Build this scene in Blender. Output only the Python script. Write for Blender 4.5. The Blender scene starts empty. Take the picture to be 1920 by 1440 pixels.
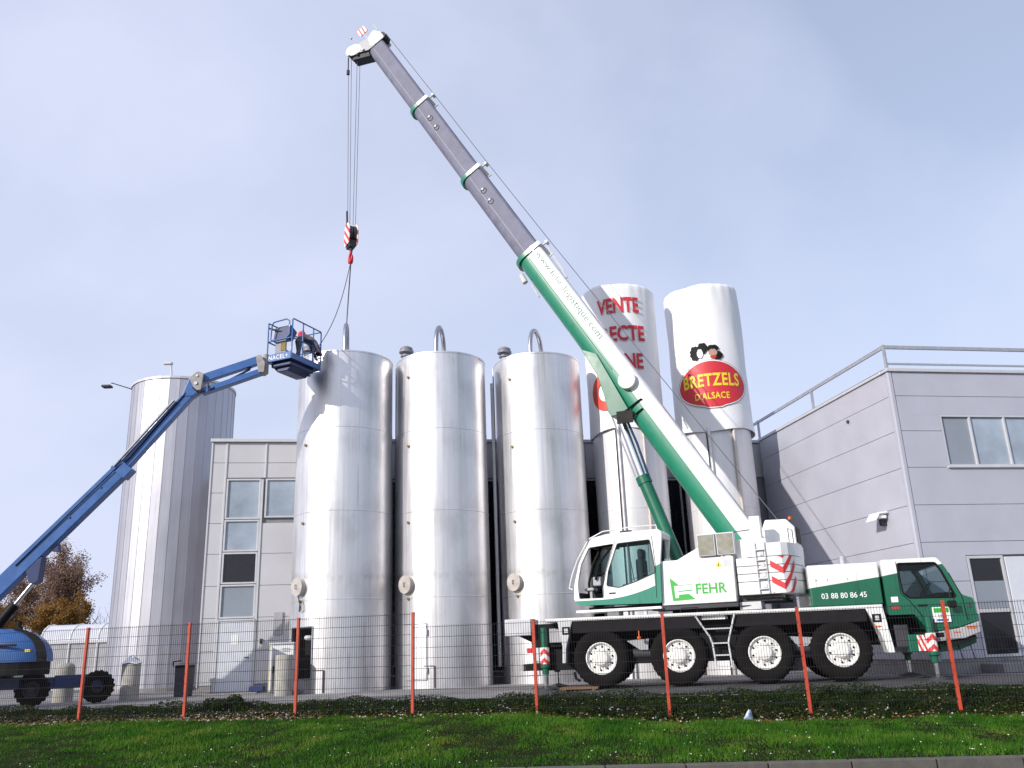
import bpy, bmesh, math, random
import numpy as np
from mathutils import Vector, Matrix, Euler
R = math.radians
sc = bpy.context.scene
random.seed(7); rng = np.random.default_rng(11)

# ------------------------------------------------------------------ camera
th, ro = R(17.184), R(-2.1424)
c_, s_ = math.cos(th), math.sin(th)
r0 = Vector((1, 0, 0)); u0 = Vector((0, -s_, c_)); fw = Vector((0, c_, s_))
cr = r0*math.cos(ro)+u0*math.sin(ro); cu = -r0*math.sin(ro)+u0*math.cos(ro)
cam = bpy.data.objects.new('camera', bpy.data.cameras.new('camera'))
sc.collection.objects.link(cam); sc.camera = cam
m = Matrix((cr, cu, -fw)).transposed().to_4x4(); m.translation = (0, 0, .95)
cam.matrix_world = m
cam.data.sensor_width = 36; cam.data.lens = 36*1616.8/1920
cam.data.clip_start = .1; cam.data.clip_end = 5000

# ------------------------------------------------------------------ light
SUN_AZ, SUN_EL = 48, 25            # degrees left of straight behind the camera / above the horizon
EXPOSURE = 0.60
Ld = Vector((math.sin(R(SUN_AZ))*math.cos(R(SUN_EL)), math.cos(R(SUN_AZ))*math.cos(R(SUN_EL)), -math.sin(R(SUN_EL))))
sun = bpy.data.objects.new('sun', bpy.data.lights.new('sun', 'SUN'))
sun.data.energy = 3.0; sun.data.angle = R(.5); sun.data.color = (1, .95, .87)
sun.rotation_euler = Ld.to_track_quat('-Z', 'Y').to_euler()
sc.collection.objects.link(sun)
W = bpy.data.worlds.new('World'); sc.world = W; W.use_nodes = True
nt = W.node_tree; N = nt.nodes; L = nt.links
bg = N['Background']; bg.inputs['Strength'].default_value = .12
sky = N.new('ShaderNodeTexSky'); sky.sky_type = 'NISHITA'; sky.sun_disc = False
sky.sun_elevation = R(SUN_EL); sky.sun_rotation = R(180+SUN_AZ)
sky.air_density = 1.0; sky.dust_density = 1.5; sky.ozone_density = 1.0
tc = N.new('ShaderNodeTexCoord')
mp = N.new('ShaderNodeMapping'); mp.inputs['Scale'].default_value = (1.0, 1.0, 1.5); mp.inputs['Rotation'].default_value = (R(14), R(-18), 0)
n1 = N.new('ShaderNodeTexNoise'); n1.inputs['Scale'].default_value = 1.5; n1.inputs['Detail'].default_value = 6; n1.inputs['Roughness'].default_value = .48; n1.inputs['Distortion'].default_value = .25
rp = N.new('ShaderNodeValToRGB'); rp.color_ramp.elements[0].position = .31; rp.color_ramp.elements[0].color = (.46, .46, .46, 1); rp.color_ramp.elements[1].position = .64; rp.color_ramp.elements[1].color = (.97, .97, .97, 1)
mx = N.new('ShaderNodeMix'); mx.data_type = 'RGBA'
mx.inputs[7].default_value = (4.02, 4.32, 5.5, 1)        # thin bright high cloud
L.new(tc.outputs['Generated'], mp.inputs[0]); L.new(mp.outputs[0], n1.inputs['Vector'])
sx_ = N.new('ShaderNodeSeparateXYZ'); L.new(tc.outputs['Generated'], sx_.inputs[0])
ma = N.new('ShaderNodeMath'); ma.operation = 'MULTIPLY_ADD'; ma.inputs[1].default_value = -.22; L.new(sx_.outputs[0], ma.inputs[0]); L.new(n1.outputs[0], ma.inputs[2])   # the veil thins out to the right
L.new(ma.outputs[0], rp.inputs[0]); L.new(rp.outputs[0], mx.inputs[0]); L.new(sky.outputs[0], mx.inputs[6]); L.new(mx.outputs[2], bg.inputs['Color'])
vs = sc.view_settings; vs.view_transform = 'Standard'; vs.look = 'None'; vs.exposure = EXPOSURE; vs.gamma = 1; vs.use_curve_mapping = False
sc.cycles.max_bounces = 8; sc.cycles.transparent_max_bounces = 16

# ------------------------------------------------------------------ materials
def newmat(name):
    m = bpy.data.materials.new(name); m.use_nodes = True
    return m, m.node_tree.nodes, m.node_tree.links, m.node_tree.nodes['Principled BSDF']
def noise(N, L, scale, stretch=(1, 1, 1), detail=4, coord='Object', rough=.55):
    t = N.new('ShaderNodeTexCoord'); p = N.new('ShaderNodeMapping'); p.inputs['Scale'].default_value = stretch
    n = N.new('ShaderNodeTexNoise'); n.inputs['Scale'].default_value = scale; n.inputs['Detail'].default_value = detail; n.inputs['Roughness'].default_value = rough
    L.new(t.outputs[coord], p.inputs[0]); L.new(p.outputs[0], n.inputs['Vector']); return n
def ramp(N, L, src, stops):
    r = N.new('ShaderNodeValToRGB'); e = r.color_ramp.elements
    e[0].position, e[0].color = stops[0][0], (*stops[0][1], 1); e[1].position, e[1].color = stops[-1][0], (*stops[-1][1], 1)
    for p, c in stops[1:-1]:
        x = e.new(p); x.color = (*c, 1)
    L.new(src, r.inputs[0]); return r
def mulc(c, k): return tuple(min(1, max(0, x*k)) for x in c)
def paint(name, col, rough=.45, metal=0, var=.12, scale=3, bump=0, bscale=40, stretch=(1, 1, 1), coat=0, col2=None, spec=.5):
    m, N, L, b = newmat(name); b.inputs['Specular IOR Level'].default_value = spec
    n = noise(N, L, scale, stretch)
    r = ramp(N, L, n.outputs[0], [(.3, mulc(col, 1-var)), (.7, col2 or mulc(col, 1+var*.6))])
    L.new(r.outputs[0], b.inputs['Base Color'])
    q = ramp(N, L, n.outputs[0], [(.3, (max(0, rough-.06),)*3), (.7, (min(1, rough+.08),)*3)]); L.new(q.outputs[0], b.inputs['Roughness'])
    b.inputs['Metallic'].default_value = metal; b.inputs['Coat Weight'].default_value = coat
    if bump:
        n2 = noise(N, L, bscale, stretch); u = N.new('ShaderNodeBump'); u.inputs['Strength'].default_value = bump; u.inputs['Distance'].default_value = .02
        L.new(n2.outputs[0], u.inputs['Height']); L.new(u.outputs[0], b.inputs['Normal'])
    return m
def math_(N, L, op, a, b=None):
    x = N.new('ShaderNodeMath'); x.operation = op
    for i, v in enumerate((a, b)):
        if v is None: continue
        if isinstance(v, (int, float)): x.inputs[i].default_value = v
        else: L.new(v, x.inputs[i])
    return x.outputs[0]
GREEN = (.004, .115, .062); WHITE = (.80, .80, .79)
def livery(name, expr, c_lo=GREEN, c_hi=WHITE, rough=.35):
    """two-colour vehicle paint: expr(N, L, x, z) gives the height of the paint edge at x"""
    m, N, L, b = newmat(name)
    t = N.new('ShaderNodeTexCoord'); s = N.new('ShaderNodeSeparateXYZ'); L.new(t.outputs['Object'], s.inputs[0])
    f = expr(N, L, s.outputs[0], s.outputs[2])
    n = noise(N, L, 2.5); r = ramp(N, L, n.outputs[0], [(.3, (.88,)*3), (.7, (1, 1, 1))])
    mx = N.new('ShaderNodeMix'); mx.data_type = 'RGBA'; mx.inputs[6].default_value = (*c_lo, 1); mx.inputs[7].default_value = (*c_hi, 1); L.new(f, mx.inputs[0])
    mu = N.new('ShaderNodeMix'); mu.data_type = 'RGBA'; mu.blend_type = 'MULTIPLY'; mu.inputs[0].default_value = 1; L.new(mx.outputs[2], mu.inputs[6]); L.new(r.outputs[0], mu.inputs[7])
    g1 = noise(N, L, 4.0, (3, 3, .35), 7, rough=.7); g2 = ramp(N, L, g1.outputs[0], [(.56, (1, 1, 1)), (.72, (.62, .58, .54))])
    mg = N.new('ShaderNodeMix'); mg.data_type = 'RGBA'; mg.blend_type = 'MULTIPLY'; mg.inputs[0].default_value = 1; L.new(mu.outputs[2], mg.inputs[6]); L.new(g2.outputs[0], mg.inputs[7])
    L.new(mg.outputs[2], b.inputs['Base Color']); b.inputs['Roughness'].default_value = rough; b.inputs['Coat Weight'].default_value = .3
    return m
def steel(name, col=(.74, .74, .76), rough=.36, stain=.35, stretch=(5, 5, .12), metal=.92, band=None):
    m, N, L, b = newmat(name)
    n = noise(N, L, 3.0, stretch, 5); n2 = noise(N, L, .9, (1, 1, .6), 6)
    r1 = ramp(N, L, n.outputs[0], [(.3, mulc(col, .88)), (.7, col)])
    r2 = ramp(N, L, n2.outputs[0], [(.30, (1-stain,)*3), (.55, (1, 1, 1))])
    def mul(p, q):
        x = N.new('ShaderNodeMix'); x.data_type = 'RGBA'; x.blend_type = 'MULTIPLY'; x.inputs[0].default_value = 1; L.new(p, x.inputs[6]); L.new(q, x.inputs[7]); return x.outputs[2]
    c = mul(r1.outputs[0], r2.outputs[0])
    if band:   # runs and smears of product dust above a weld: (height, thickness)
        t = N.new('ShaderNodeTexCoord'); s_ = N.new('ShaderNodeSeparateXYZ'); L.new(t.outputs['Object'], s_.inputs[0])
        d = math_(N, L, 'ABSOLUTE', math_(N, L, 'SUBTRACT', s_.outputs[2], band[0])); w = math_(N, L, 'SUBTRACT', 1, math_(N, L, 'DIVIDE', d, band[1]))
        n4 = noise(N, L, 2.2, (.7, .7, .5), 8, rough=.75)
        k = math_(N, L, 'MULTIPLY', math_(N, L, 'MAXIMUM', w, 0), n4.outputs[0])
        r4 = ramp(N, L, k, [(.40, (1, 1, 1)), (.70, (.62, .58, .55))]); c = mul(c, r4.outputs[0])
        n5 = noise(N, L, 5.0, (2.5, 2.5, .10), 6); r5 = ramp(N, L, n5.outputs[0], [(.60, (1, 1, 1)), (.74, (.80, .77, .75))]); c = mul(c, r5.outputs[0])
    L.new(c, b.inputs['Base Color'])
    q = ramp(N, L, n.outputs[0], [(.25, (rough-.08,)*3), (.75, (rough+.10,)*3)]); L.new(q.outputs[0], b.inputs['Roughness'])
    b.inputs['Metallic'].default_value = metal
    u = N.new('ShaderNodeBump'); u.inputs['Strength'].default_value = .35; u.inputs['Distance'].default_value = .012
    n3 = noise(N, L, 1.6, (1, 1, .5), 3); L.new(n3.outputs[0], u.inputs['Height']); L.new(u.outputs[0], b.inputs['Normal'])
    return m
def glassy(name, tint=(.75, .88, .88), trans=.75, rough=.03):
    m, N, L, b = newmat(name)
    b.inputs['Base Color'].default_value = (.02, .03, .035, 1); b.inputs['Roughness'].default_value = rough
    t = N.new('ShaderNodeBsdfTransparent'); t.inputs[0].default_value = (*tint, 1)
    x = N.new('ShaderNodeMixShader'); x.inputs[0].default_value = trans
    L.new(b.outputs[0], x.inputs[1]); L.new(t.outputs[0], x.inputs[2]); L.new(x.outputs[0], N['Material Output'].inputs[0]); return m
def stripes(name, ax, az, period, red=(.62, .05, .05), white=(.8, .78, .76), mirror=None, duty=.5):
    m, N, L, b = newmat(name)
    t = N.new('ShaderNodeTexCoord'); s = N.new('ShaderNodeSeparateXYZ'); L.new(t.outputs['Object'], s.inputs[0])
    x = s.outputs[0]
    if mirror is not None: x = math_(N, L, 'ABSOLUTE', math_(N, L, 'SUBTRACT', x, mirror))
    v = math_(N, L, 'ADD', math_(N, L, 'MULTIPLY', x, ax/period), math_(N, L, 'MULTIPLY', s.outputs[2], az/period))
    f = math_(N, L, 'GREATER_THAN', math_(N, L, 'FRACT', math_(N, L, 'ADD', v, 50)), duty)
    mx = N.new('ShaderNodeMix'); mx.data_type = 'RGBA'; mx.inputs[6].default_value = (*red, 1); mx.inputs[7].default_value = (*white, 1); L.new(f, mx.inputs[0])
    L.new(mx.outputs[2], b.inputs['Base Color']); b.inputs['Roughness'].default_value = .45; return m
M = {}
M['white'] = paint('white_paint', WHITE, .38, var=.20, scale=3.5, coat=.2, stretch=(1.5, 1.5, .4), col2=(.82, .82, .81))
M['green'] = paint('green_paint', GREEN, .35, var=.1, coat=.3)
M['black'] = paint('black_paint', (.008, .0075, .008), .6, var=.3, spec=.2)
M['chassis'] = paint('chassis_black', (.008, .007, .008), .7, var=.4, scale=6, spec=.2)
M['rubber'] = paint('tyre_rubber', (.009, .0078, .0075), .9, var=.3, scale=9, bump=.2, spec=.15)
M['rim'] = paint('rim_white', (.74, .73, .70), .45, var=.16, scale=7)
M['grey'] = paint('grey_paint', (.36, .36, .38), .5, var=.15)
M['lgrey'] = paint('light_grey_paint', (.55, .55, .57), .5, var=.12)
M['dgrey'] = paint('dark_grey_metal', (.05, .05, .06), .6, var=.25, spec=.3)
M['boomgrey'] = paint('boom_grey', (.19, .19, .26), .6, var=.22, scale=2.2, spec=.2, stretch=(1.5, 1, 1.5))
M['skirt'] = paint('mudguard_black', (.016, .014, .016), .75, var=.3, scale=5, spec=.15)
M['chrome'] = paint('polished_rod', (.85, .85, .87), .18, metal=1, var=.04)
M['rope'] = paint('wire_rope', (.10, .10, .13), .6, var=.2)
M['steel'] = steel('brushed_stainless', (.81, .795, .81), .40, .26, metal=.84, band=(3.2, .75))
M['steel2'] = steel('dull_stainless', (.70, .69, .70), .45, .18, metal=.65)
M['pipe'] = steel('dark_stainless', (.42, .42, .46), .3, .3)
M['alu'] = steel('tank_aluminium', (.49, .485, .54), .48, .12, metal=.72)
M['galv'] = paint('galvanised_steel', (.42, .43, .47), .5, metal=.5, var=.12, scale=8)
M['flange'] = paint('grey_cap', (.20, .20, .24), .5, var=.15)
M['cover'] = paint('manhole_cover', (.52, .48, .45), .5, metal=.4, var=.15, scale=5)
M['brass'] = paint('brass_fitting', (.42, .34, .18), .4, metal=.8)
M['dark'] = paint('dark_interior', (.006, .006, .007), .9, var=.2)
M['cloth'] = paint('white_tarpaulin', (.78, .78, .80), .55, var=.05, scale=1.2, bump=.55, bscale=2.0, stretch=(1.2, 1.2, .35))
M['red'] = paint('red_print', (.55, .022, .035), .5, var=.06)
M['orange_red'] = paint('brick_red_print', (.62, .07, .05), .5, var=.1)
M['yellow'] = paint('yellow_print', (.75, .60, .03), .5, var=.04)
M['logo'] = paint('logo_green', (.03, .36, .04), .45, var=.05)
M['print_white'] = paint('white_lettering', (.82, .82, .82), .5, var=.03)
M['silo_white'] = steel('pale_silo_sheet', (.74, .73, .75), .42, .14, metal=.25)
M['cabin'] = paint('cabin_lining', (.05, .055, .06), .8, var=.2, spec=.2)
M['olive'] = paint('olive_label', (.22, .17, .05), .7, var=.2, spec=.2)
M['web'] = paint('pale_green_lettering', (.10, .19, .17), .5, var=.05)
M['post'] = paint('orange_red_post', (.43, .048, .018), .5, var=.22, scale=7)
M['wire'] = paint('fence_wire', (.016, .016, .022), .7, var=.2, spec=.2)
M['facade'] = paint('facade_panel', (.53, .525, .55), .42, metal=.15, var=.05, scale=.7)
M['facade2'] = paint('wing_panel', (.46, .46, .53), .40, metal=.15, var=.07, scale=.9, bump=.10, bscale=.9)
M['joint'] = paint('joint_dark', (.22, .22, .25), .7)
M['frame'] = paint('window_frame', (.55, .55, .58), .45, metal=.2, var=.06)
M['pane'] = paint('sky_tint_pane', (.33, .39, .47), .05, var=.30, scale=.8)  # the sky's reflection is put into this pale blue base colour
M['pane_dark'] = paint('window_pane_dark', (.012, .012, .018), .08, var=.3)
M['blind'] = paint('window_blind', (.24, .27, .32), .25, var=.08, scale=1)
M['door'] = paint('door_white', (.60, .62, .68), .45, var=.05)
M['plinth'] = paint('concrete_plinth', (.26, .25, .25), .8, var=.2, scale=4)
M['concrete'] = paint('concrete', (.36, .34, .31), .85, var=.22, scale=5, bump=.3)
M['lift'] = paint('blue_paint', (.026, .108, .335), .38, var=.14, scale=3, coat=.25)
M['liftd'] = paint('dark_blue_paint', (.010, .026, .11), .45, var=.15, coat=.2)
M['liftgrey'] = paint('worn_grey_plate', (.33, .31, .30), .6, var=.25, scale=8)
M['poly'] = paint('canopy_polycarbonate', (.55, .56, .62), .3, var=.06)
M['bark'] = paint('bark', (.10, .08, .07), .9, var=.3, scale=12)
M['amber'] = paint('orange_reflector', (.6, .12, .02), .3)
M['seam'] = paint('seam_highlight_grey', (.36, .36, .40), .5)
M['skin'] = paint('skin', (.45, .27, .2), .6)
M['jacket'] = paint('grey_work_jacket', (.10, .11, .16), .85, var=.2, scale=9)
M['trousers'] = paint('grey_trousers', (.13, .13, .16), .9, var=.2, scale=9)
M['shirt'] = paint('red_shirt', (.6, .03, .05), .8)
M['glass'] = glassy('cab_glass', (.84, .95, .95), .86)
M['glass_dark'] = glassy('tinted_glass', (.72, .80, .82), .78)

# ------------------------------------------------------------------ mesh helper
class MB:
    def __init__(s, mat=None): s.v = []; s.f = []; s.m = mat
    def _a(s, pts):
        i = len(s.v)
        for p in pts:
            p = Vector(p); s.v.append(tuple(s.m @ p) if s.m else tuple(p))
        return i
    def box(s, x0, x1, y0, y1, z0, z1):
        x0, x1 = sorted((x0, x1)); y0, y1 = sorted((y0, y1)); z0, z1 = sorted((z0, z1))
        i = s._a([(x0, y0, z0), (x1, y0, z0), (x1, y1, z0), (x0, y1, z0), (x0, y0, z1), (x1, y0, z1), (x1, y1, z1), (x0, y1, z1)])
        for q in ((0, 3, 2, 1), (4, 5, 6, 7), (0, 1, 5, 4), (1, 2, 6, 5), (2, 3, 7, 6), (3, 0, 4, 7)): s.f.append([i+k for k in q])
        return s
    def prism(s, poly, a, b, axis='y'):
        """polygon (u,w) swept from a to b along axis: y -> (u,t,w), z -> (u,w,t), x -> (t,u,w)"""
        P = {'y': lambda u, w, t: (u, t, w), 'z': lambda u, w, t: (u, w, t), 'x': lambda u, w, t: (t, u, w)}[axis]
        n = len(poly); i = s._a([P(u, w, a) for u, w in poly]+[P(u, w, b) for u, w in poly])
        s.f.append([i+k for k in range(n)]); s.f.append([i+n+k for k in reversed(range(n))])
        for k in range(n): s.f.append([i+(k+1) % n, i+k, i+n+k, i+n+(k+1) % n])
        return s
    def cyl(s, p0, p1, r0, r1=None, n=16, caps=True):
        return s.tube([p0, p1], [r0, r0 if r1 is None else r1], n, caps)
    def tube(s, pts, r, n=8, caps=True, closed=False):
        pts = [Vector(p) for p in pts]; k = len(pts)
        if not isinstance(r, (list, tuple)): r = [r]*k
        d0 = (pts[1]-pts[0]).normalized(); up = Vector((0, 0, 1)) if abs(d0.z) < .9 else Vector((1, 0, 0))
        a = d0.cross(up).normalized(); base = None
        for j in range(k):
            if j == 0: d = pts[1]-pts[0]
            elif j == k-1: d = pts[-1]-pts[-2]
            else: d = (pts[j+1]-pts[j]).normalized()+(pts[j]-pts[j-1]).normalized()
            d.normalize(); a = (a-d*a.dot(d)).normalized(); b = d.cross(a)
            i = s._a([pts[j]+(a*math.cos(2*math.pi*q/n)+b*math.sin(2*math.pi*q/n))*r[j] for q in range(n)])
            if base is None: base = i
            else:
                for q in range(n): s.f.append([i-n+q, i-n+(q+1) % n, i+(q+1) % n, i+q])
        if caps:
            s.f.append([base+q for q in reversed(range(n))]); s.f.append([i+q for q in range(n)])
        return s
    def lathe(s, prof, o=(0, 0, 0), axis='z', n=48, a0=0, a1=360, mod=None):
        """profile of (radius, height) revolved about axis through o"""
        full = a1-a0 >= 360; m_ = n if full else n+1; i0 = len(s.v); k = len(prof)
        for j in range(m_):
            t = R(a0+(a1-a0)*j/n); ct, st = math.cos(t), math.sin(t)
            for q, (r, h) in enumerate(prof):
                if mod: r = mod(r, h, t)
                p = {'z': (r*ct, r*st, h), 'y': (r*ct, h, r*st), 'x': (h, r*ct, r*st)}[axis]
                s._a([(p[0]+o[0], p[1]+o[1], p[2]+o[2])])
        for j in range(n):
            A = i0+j*k; B = i0+((j+1) % m_)*k
            for q in range(k-1): s.f.append([A+q, B+q, B+q+1, A+q+1])
        return s
    def sheet(s, grid):
        h = len(grid); w = len(grid[0]); i = s._a([p for row in grid for p in row])
        for a in range(h-1):
            for b in range(w-1): s.f.append([i+a*w+b, i+a*w+b+1, i+(a+1)*w+b+1, i+(a+1)*w+b])
        return s
    def poly(s, pts):
        i = s._a(pts); s.f.append(list(range(i, i+len(pts)))); return s
    def build(s, name, mat, parent=None, bevel=0, smooth=None, loc=None, rot=None, fix=True):
        me = bpy.data.meshes.new(name); me.from_pydata(s.v, [], s.f); me.update()
        if fix:
            bm = bmesh.new(); bm.from_mesh(me)
            bmesh.ops.remove_doubles(bm, verts=bm.verts, dist=1e-6)
            bmesh.ops.recalc_face_normals(bm, faces=bm.faces); bm.to_mesh(me); bm.free()
        if smooth is not None:
            me.polygons.foreach_set('use_smooth', [True]*len(me.polygons)); me.set_sharp_from_angle(angle=R(smooth))
        return link(name, me, mat, parent, bevel, loc, rot)
def link(name, me, mat, parent=None, bevel=0, loc=None, rot=None):
    o = bpy.data.objects.new(name, me); sc.collection.objects.link(o)
    if mat:
        me.materials.clear(); me.materials.append(M[mat] if isinstance(mat, str) else mat)
    if parent: o.parent = parent
    if loc: o.location = loc
    if rot: o.rotation_euler = rot
    if bevel:
        b = o.modifiers.new('bevel', 'BEVEL'); b.width = bevel; b.segments = 2; b.limit_method = 'ANGLE'; b.angle_limit = R(40)
    return o
def tag(o, label=None, cat=None, group=None, kind=None):
    if label: o['label'] = label
    if cat: o['category'] = cat
    if group: o['group'] = group
    if kind: o['kind'] = kind
    return o
def thing(name, loc, label, cat, rz=0, group=None):
    o = bpy.data.objects.new(name, None); o.empty_display_size = .3; sc.collection.objects.link(o); o.location = loc; o.rotation_euler = (0, 0, rz)
    return tag(o, label, cat, group)
def boolean(o, cutters):
    for c in cutters:
        md = o.modifiers.new('cut', 'BOOLEAN'); md.operation = 'DIFFERENCE'; md.object = c; md.solver = 'EXACT'; md.material_mode = 'TRANSFER'
    bpy.context.view_layer.update(); dg = bpy.context.evaluated_depsgraph_get()
    me = bpy.data.meshes.new_from_object(o.evaluated_get(dg)); old = o.data; o.modifiers.clear(); o.data = me
    for c in cutters: bpy.data.objects.remove(c)
    return o
def rounded(poly, r, n=5):
    out = []; k = len(poly)
    for i in range(k):
        p = Vector(poly[i]); a = Vector(poly[i-1])-p; b = Vector(poly[(i+1) % k])-p
        d = min(r, a.length*.45, b.length*.45); A = p+a.normalized()*d; B = p+b.normalized()*d
        for j in range(n+1):
            t = j/n; q = A*(1-t)**2+p*2*t*(1-t)+B*t*t; out.append((q.x, q.y))
    return out
def text(body, fn, name, mat, parent, width=None, height=None, bold=0, cut=None, space=1, loc=None, rot=None):
    """lettering laid on a surface: glyphs scaled to width x height, centred, then mapped by fn(u, v)"""
    cu = bpy.data.curves.new('t', 'FONT'); cu.body = body; cu.size = 1; cu.offset = bold; cu.space_character = space; cu.resolution_u = 3; cu.fill_mode = 'FRONT'
    ob = bpy.data.objects.new('t', cu); sc.collection.objects.link(ob); bpy.context.view_layer.update()
    me = bpy.data.meshes.new_from_object(ob.evaluated_get(bpy.context.evaluated_depsgraph_get()))
    bpy.data.objects.remove(ob); bpy.data.curves.remove(cu)
    bm = bmesh.new(); bm.from_mesh(me)
    xs = [v.co.x for v in bm.verts]; ys = [v.co.y for v in bm.verts]; x0, x1, y0, y1 = min(xs), max(xs), min(ys), max(ys)
    sx = width/(x1-x0) if width else height/(y1-y0); sy = height/(y1-y0) if height else sx
    for v in bm.verts: v.co = ((v.co.x-(x0+x1)/2)*sx, (v.co.y-(y0+y1)/2)*sy, 0)
    if cut:
        W_ = (x1-x0)*sx/2; x = -W_+cut
        while x < W_:
            bmesh.ops.bisect_plane(bm, geom=bm.verts[:]+bm.edges[:]+bm.faces[:], plane_co=(x, 0, 0), plane_no=(1, 0, 0)); x += cut
    for v in bm.verts: v.co = fn(v.co.x, v.co.y)
    bm.to_mesh(me); bm.free(); return link(name, me, mat, parent, loc=loc, rot=rot)

# ------------------------------------------------------------------ ground
Fd = Vector((.97897, -.20400, 0)); Fn = Vector((.20400, .97897, 0)); F0 = Vector((-.984, 18.012, 0))
def smooth(t): t = max(0, min(1, t)); return t*t*(3-2*t)
def fence_z(x): return -.20-.22*smooth((x+1.5)/5)
def fence_y(x): return F0.y-(x-F0.x)*.2084
def kerb_y(x): return 12.1-.1*x
def hump(x, y):
    return .06*math.sin(x*1.7+y*.6)*math.sin(x*.53-1)+.03*math.sin(x*4.1+y*2.2)
def verge_z(x, y):
    fy, ky = fence_y(x), kerb_y(x)
    q = y-fy
    if q >= -.15:
        t = (q+.15)/.95; b = fence_z(x)
        z = b+(0.015-b)*max(0, min(1, t))**.8
        return z+.5*hump(x, y)*smooth(1-t)*min(1, 4*t+.3)
    t = (y-ky)/(fy-.15-ky)
    return -.5+(fence_z(x)+.5)*smooth(t)*.6+(fence_z(x)+.5)*t*.4+hump(x, y)*.35*smooth(4*t)*smooth(4*(1-t))
g = MB(); g.sheet([[(x, y, -.72) for x in (-3000, -300, 0, 300, 3000)] for y in (-3000, -300, 0, 300, 4500)])
M['soil'] = paint('far_ground', (.07, .085, .05), .95, var=.3, scale=.05)
tag(g.build('ground', 'soil'), kind='structure')
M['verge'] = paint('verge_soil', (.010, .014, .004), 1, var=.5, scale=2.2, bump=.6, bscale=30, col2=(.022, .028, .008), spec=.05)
xs = [-46+i*.4 for i in range(210)]
def vrow(x):
    ky, fy = kerb_y(x)+.01, fence_y(x); r = []
    for j in range(31): y = ky+(fy-.15-ky)*j/30; r.append((x, y, verge_z(x, y)))
    for j in range(1, 15): y = fy-.15+.95*j/14; r.append((x, y, verge_z(x, y)))
    return r
rows = [vrow(x) for x in xs]
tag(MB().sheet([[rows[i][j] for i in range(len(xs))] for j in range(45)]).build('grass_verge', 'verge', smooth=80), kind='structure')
# yard
m_, N_, L_, b_ = newmat('yard_concrete')
n1 = noise(N_, L_, .35, detail=6); n2 = noise(N_, L_, 14, detail=3)
r1 = ramp(N_, L_, n1.outputs[0], [(.32, (.13, .125, .13)), (.62, (.27, .26, .26))]); r2 = ramp(N_, L_, n2.outputs[0], [(.3, (.82,)*3), (.7, (1.05, 1.05, 1.05))])
mu = N_.new('ShaderNodeMix'); mu.data_type = 'RGBA'; mu.blend_type = 'MULTIPLY'; mu.inputs[0].default_value = 1
L_.new(r1.outputs[0], mu.inputs[6]); L_.new(r2.outputs[0], mu.inputs[7]); L_.new(mu.outputs[2], b_.inputs['Base Color']); b_.inputs['Roughness'].default_value = .8
M['yard'] = m_
tag(MB().prism([(-60, fence_y(-60)+.72), (40, fence_y(40)+.72), (60, 20), (60, 90), (-90, 90), (-90, 30)], -.25, 0, 'z').build('yard', 'yard'), kind='structure')
M['edge'] = paint('yard_edge_stone', (.33, .32, .31), .85, var=.2, scale=6)
e = MB(); e.sheet([[(x, fence_y(x)+.74, .004), (x, fence_y(x)+1.0, .004)] for x in (-40, -20, 0, 20, 40)])
tag(e.build('yard_edging', 'edge'), kind='structure')
# dark asphalt lane under the crane
M['asphalt'] = paint('dark_asphalt', (.060, .058, .062), .75, var=.35, scale=1.1)
def lane(t):
    return 20.95-.2*(t-2)
a = MB(); pts = []
for i in range(60):
    x = .3+i*.30; pts.append((x, fence_y(x)+1.35+.10*math.sin(x*2.1)+.05*math.sin(x*5.3)))
back = [(x, y+4.6+.25*math.sin(x*1.3)) for x, y in pts]
a.sheet([[(x, y, .005) for x, y in pts], [(x, y, .005) for x, y in back]]); tag(a.build('asphalt_lane', 'asphalt'), kind='structure')
M['patch'] = paint('asphalt_patch', (.10, .098, .10), .85, var=.3, scale=4)
for x_, y_, w_, d_ in ((-4.4, 21.6, 2.2, .8), (-9.0, 23.0, 1.6, 1.0), (.2, 23.6, 1.4, 1.2)):
    tag(MB().poly([(x_, y_, .004), (x_+w_, y_-.1, .004), (x_+w_+.2, y_+d_, .004), (x_+.1, y_+d_+.1, .004)]).build('yard_patch', 'patch'), kind='structure')
M['kerb'] = paint('kerb_concrete', (.085, .078, .07), .85, var=.25, scale=6, bump=.3)
k = MB()
for i in range(-30, 31):
    x0, x1 = i*1.0+.01, i*1.0+.995
    k.prism([(x0, kerb_y(x0)), (x1, kerb_y(x1)), (x1, kerb_y(x1)-.16), (x0, kerb_y(x0)-.16)], -.66, -.485, 'z')
tag(k.build('kerb', 'kerb', bevel=.015), kind='structure')
M['road'] = paint('road_asphalt', (.075, .072, .072), .85, var=.3, scale=5, bump=.4, bscale=60)
tag(MB().sheet([[(x, kerb_y(x)-.17-d, -.62) for x in (-200, -20, 0, 20, 200)] for d in (9.5, 0)]).build('road', 'road'), kind='structure')

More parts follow.
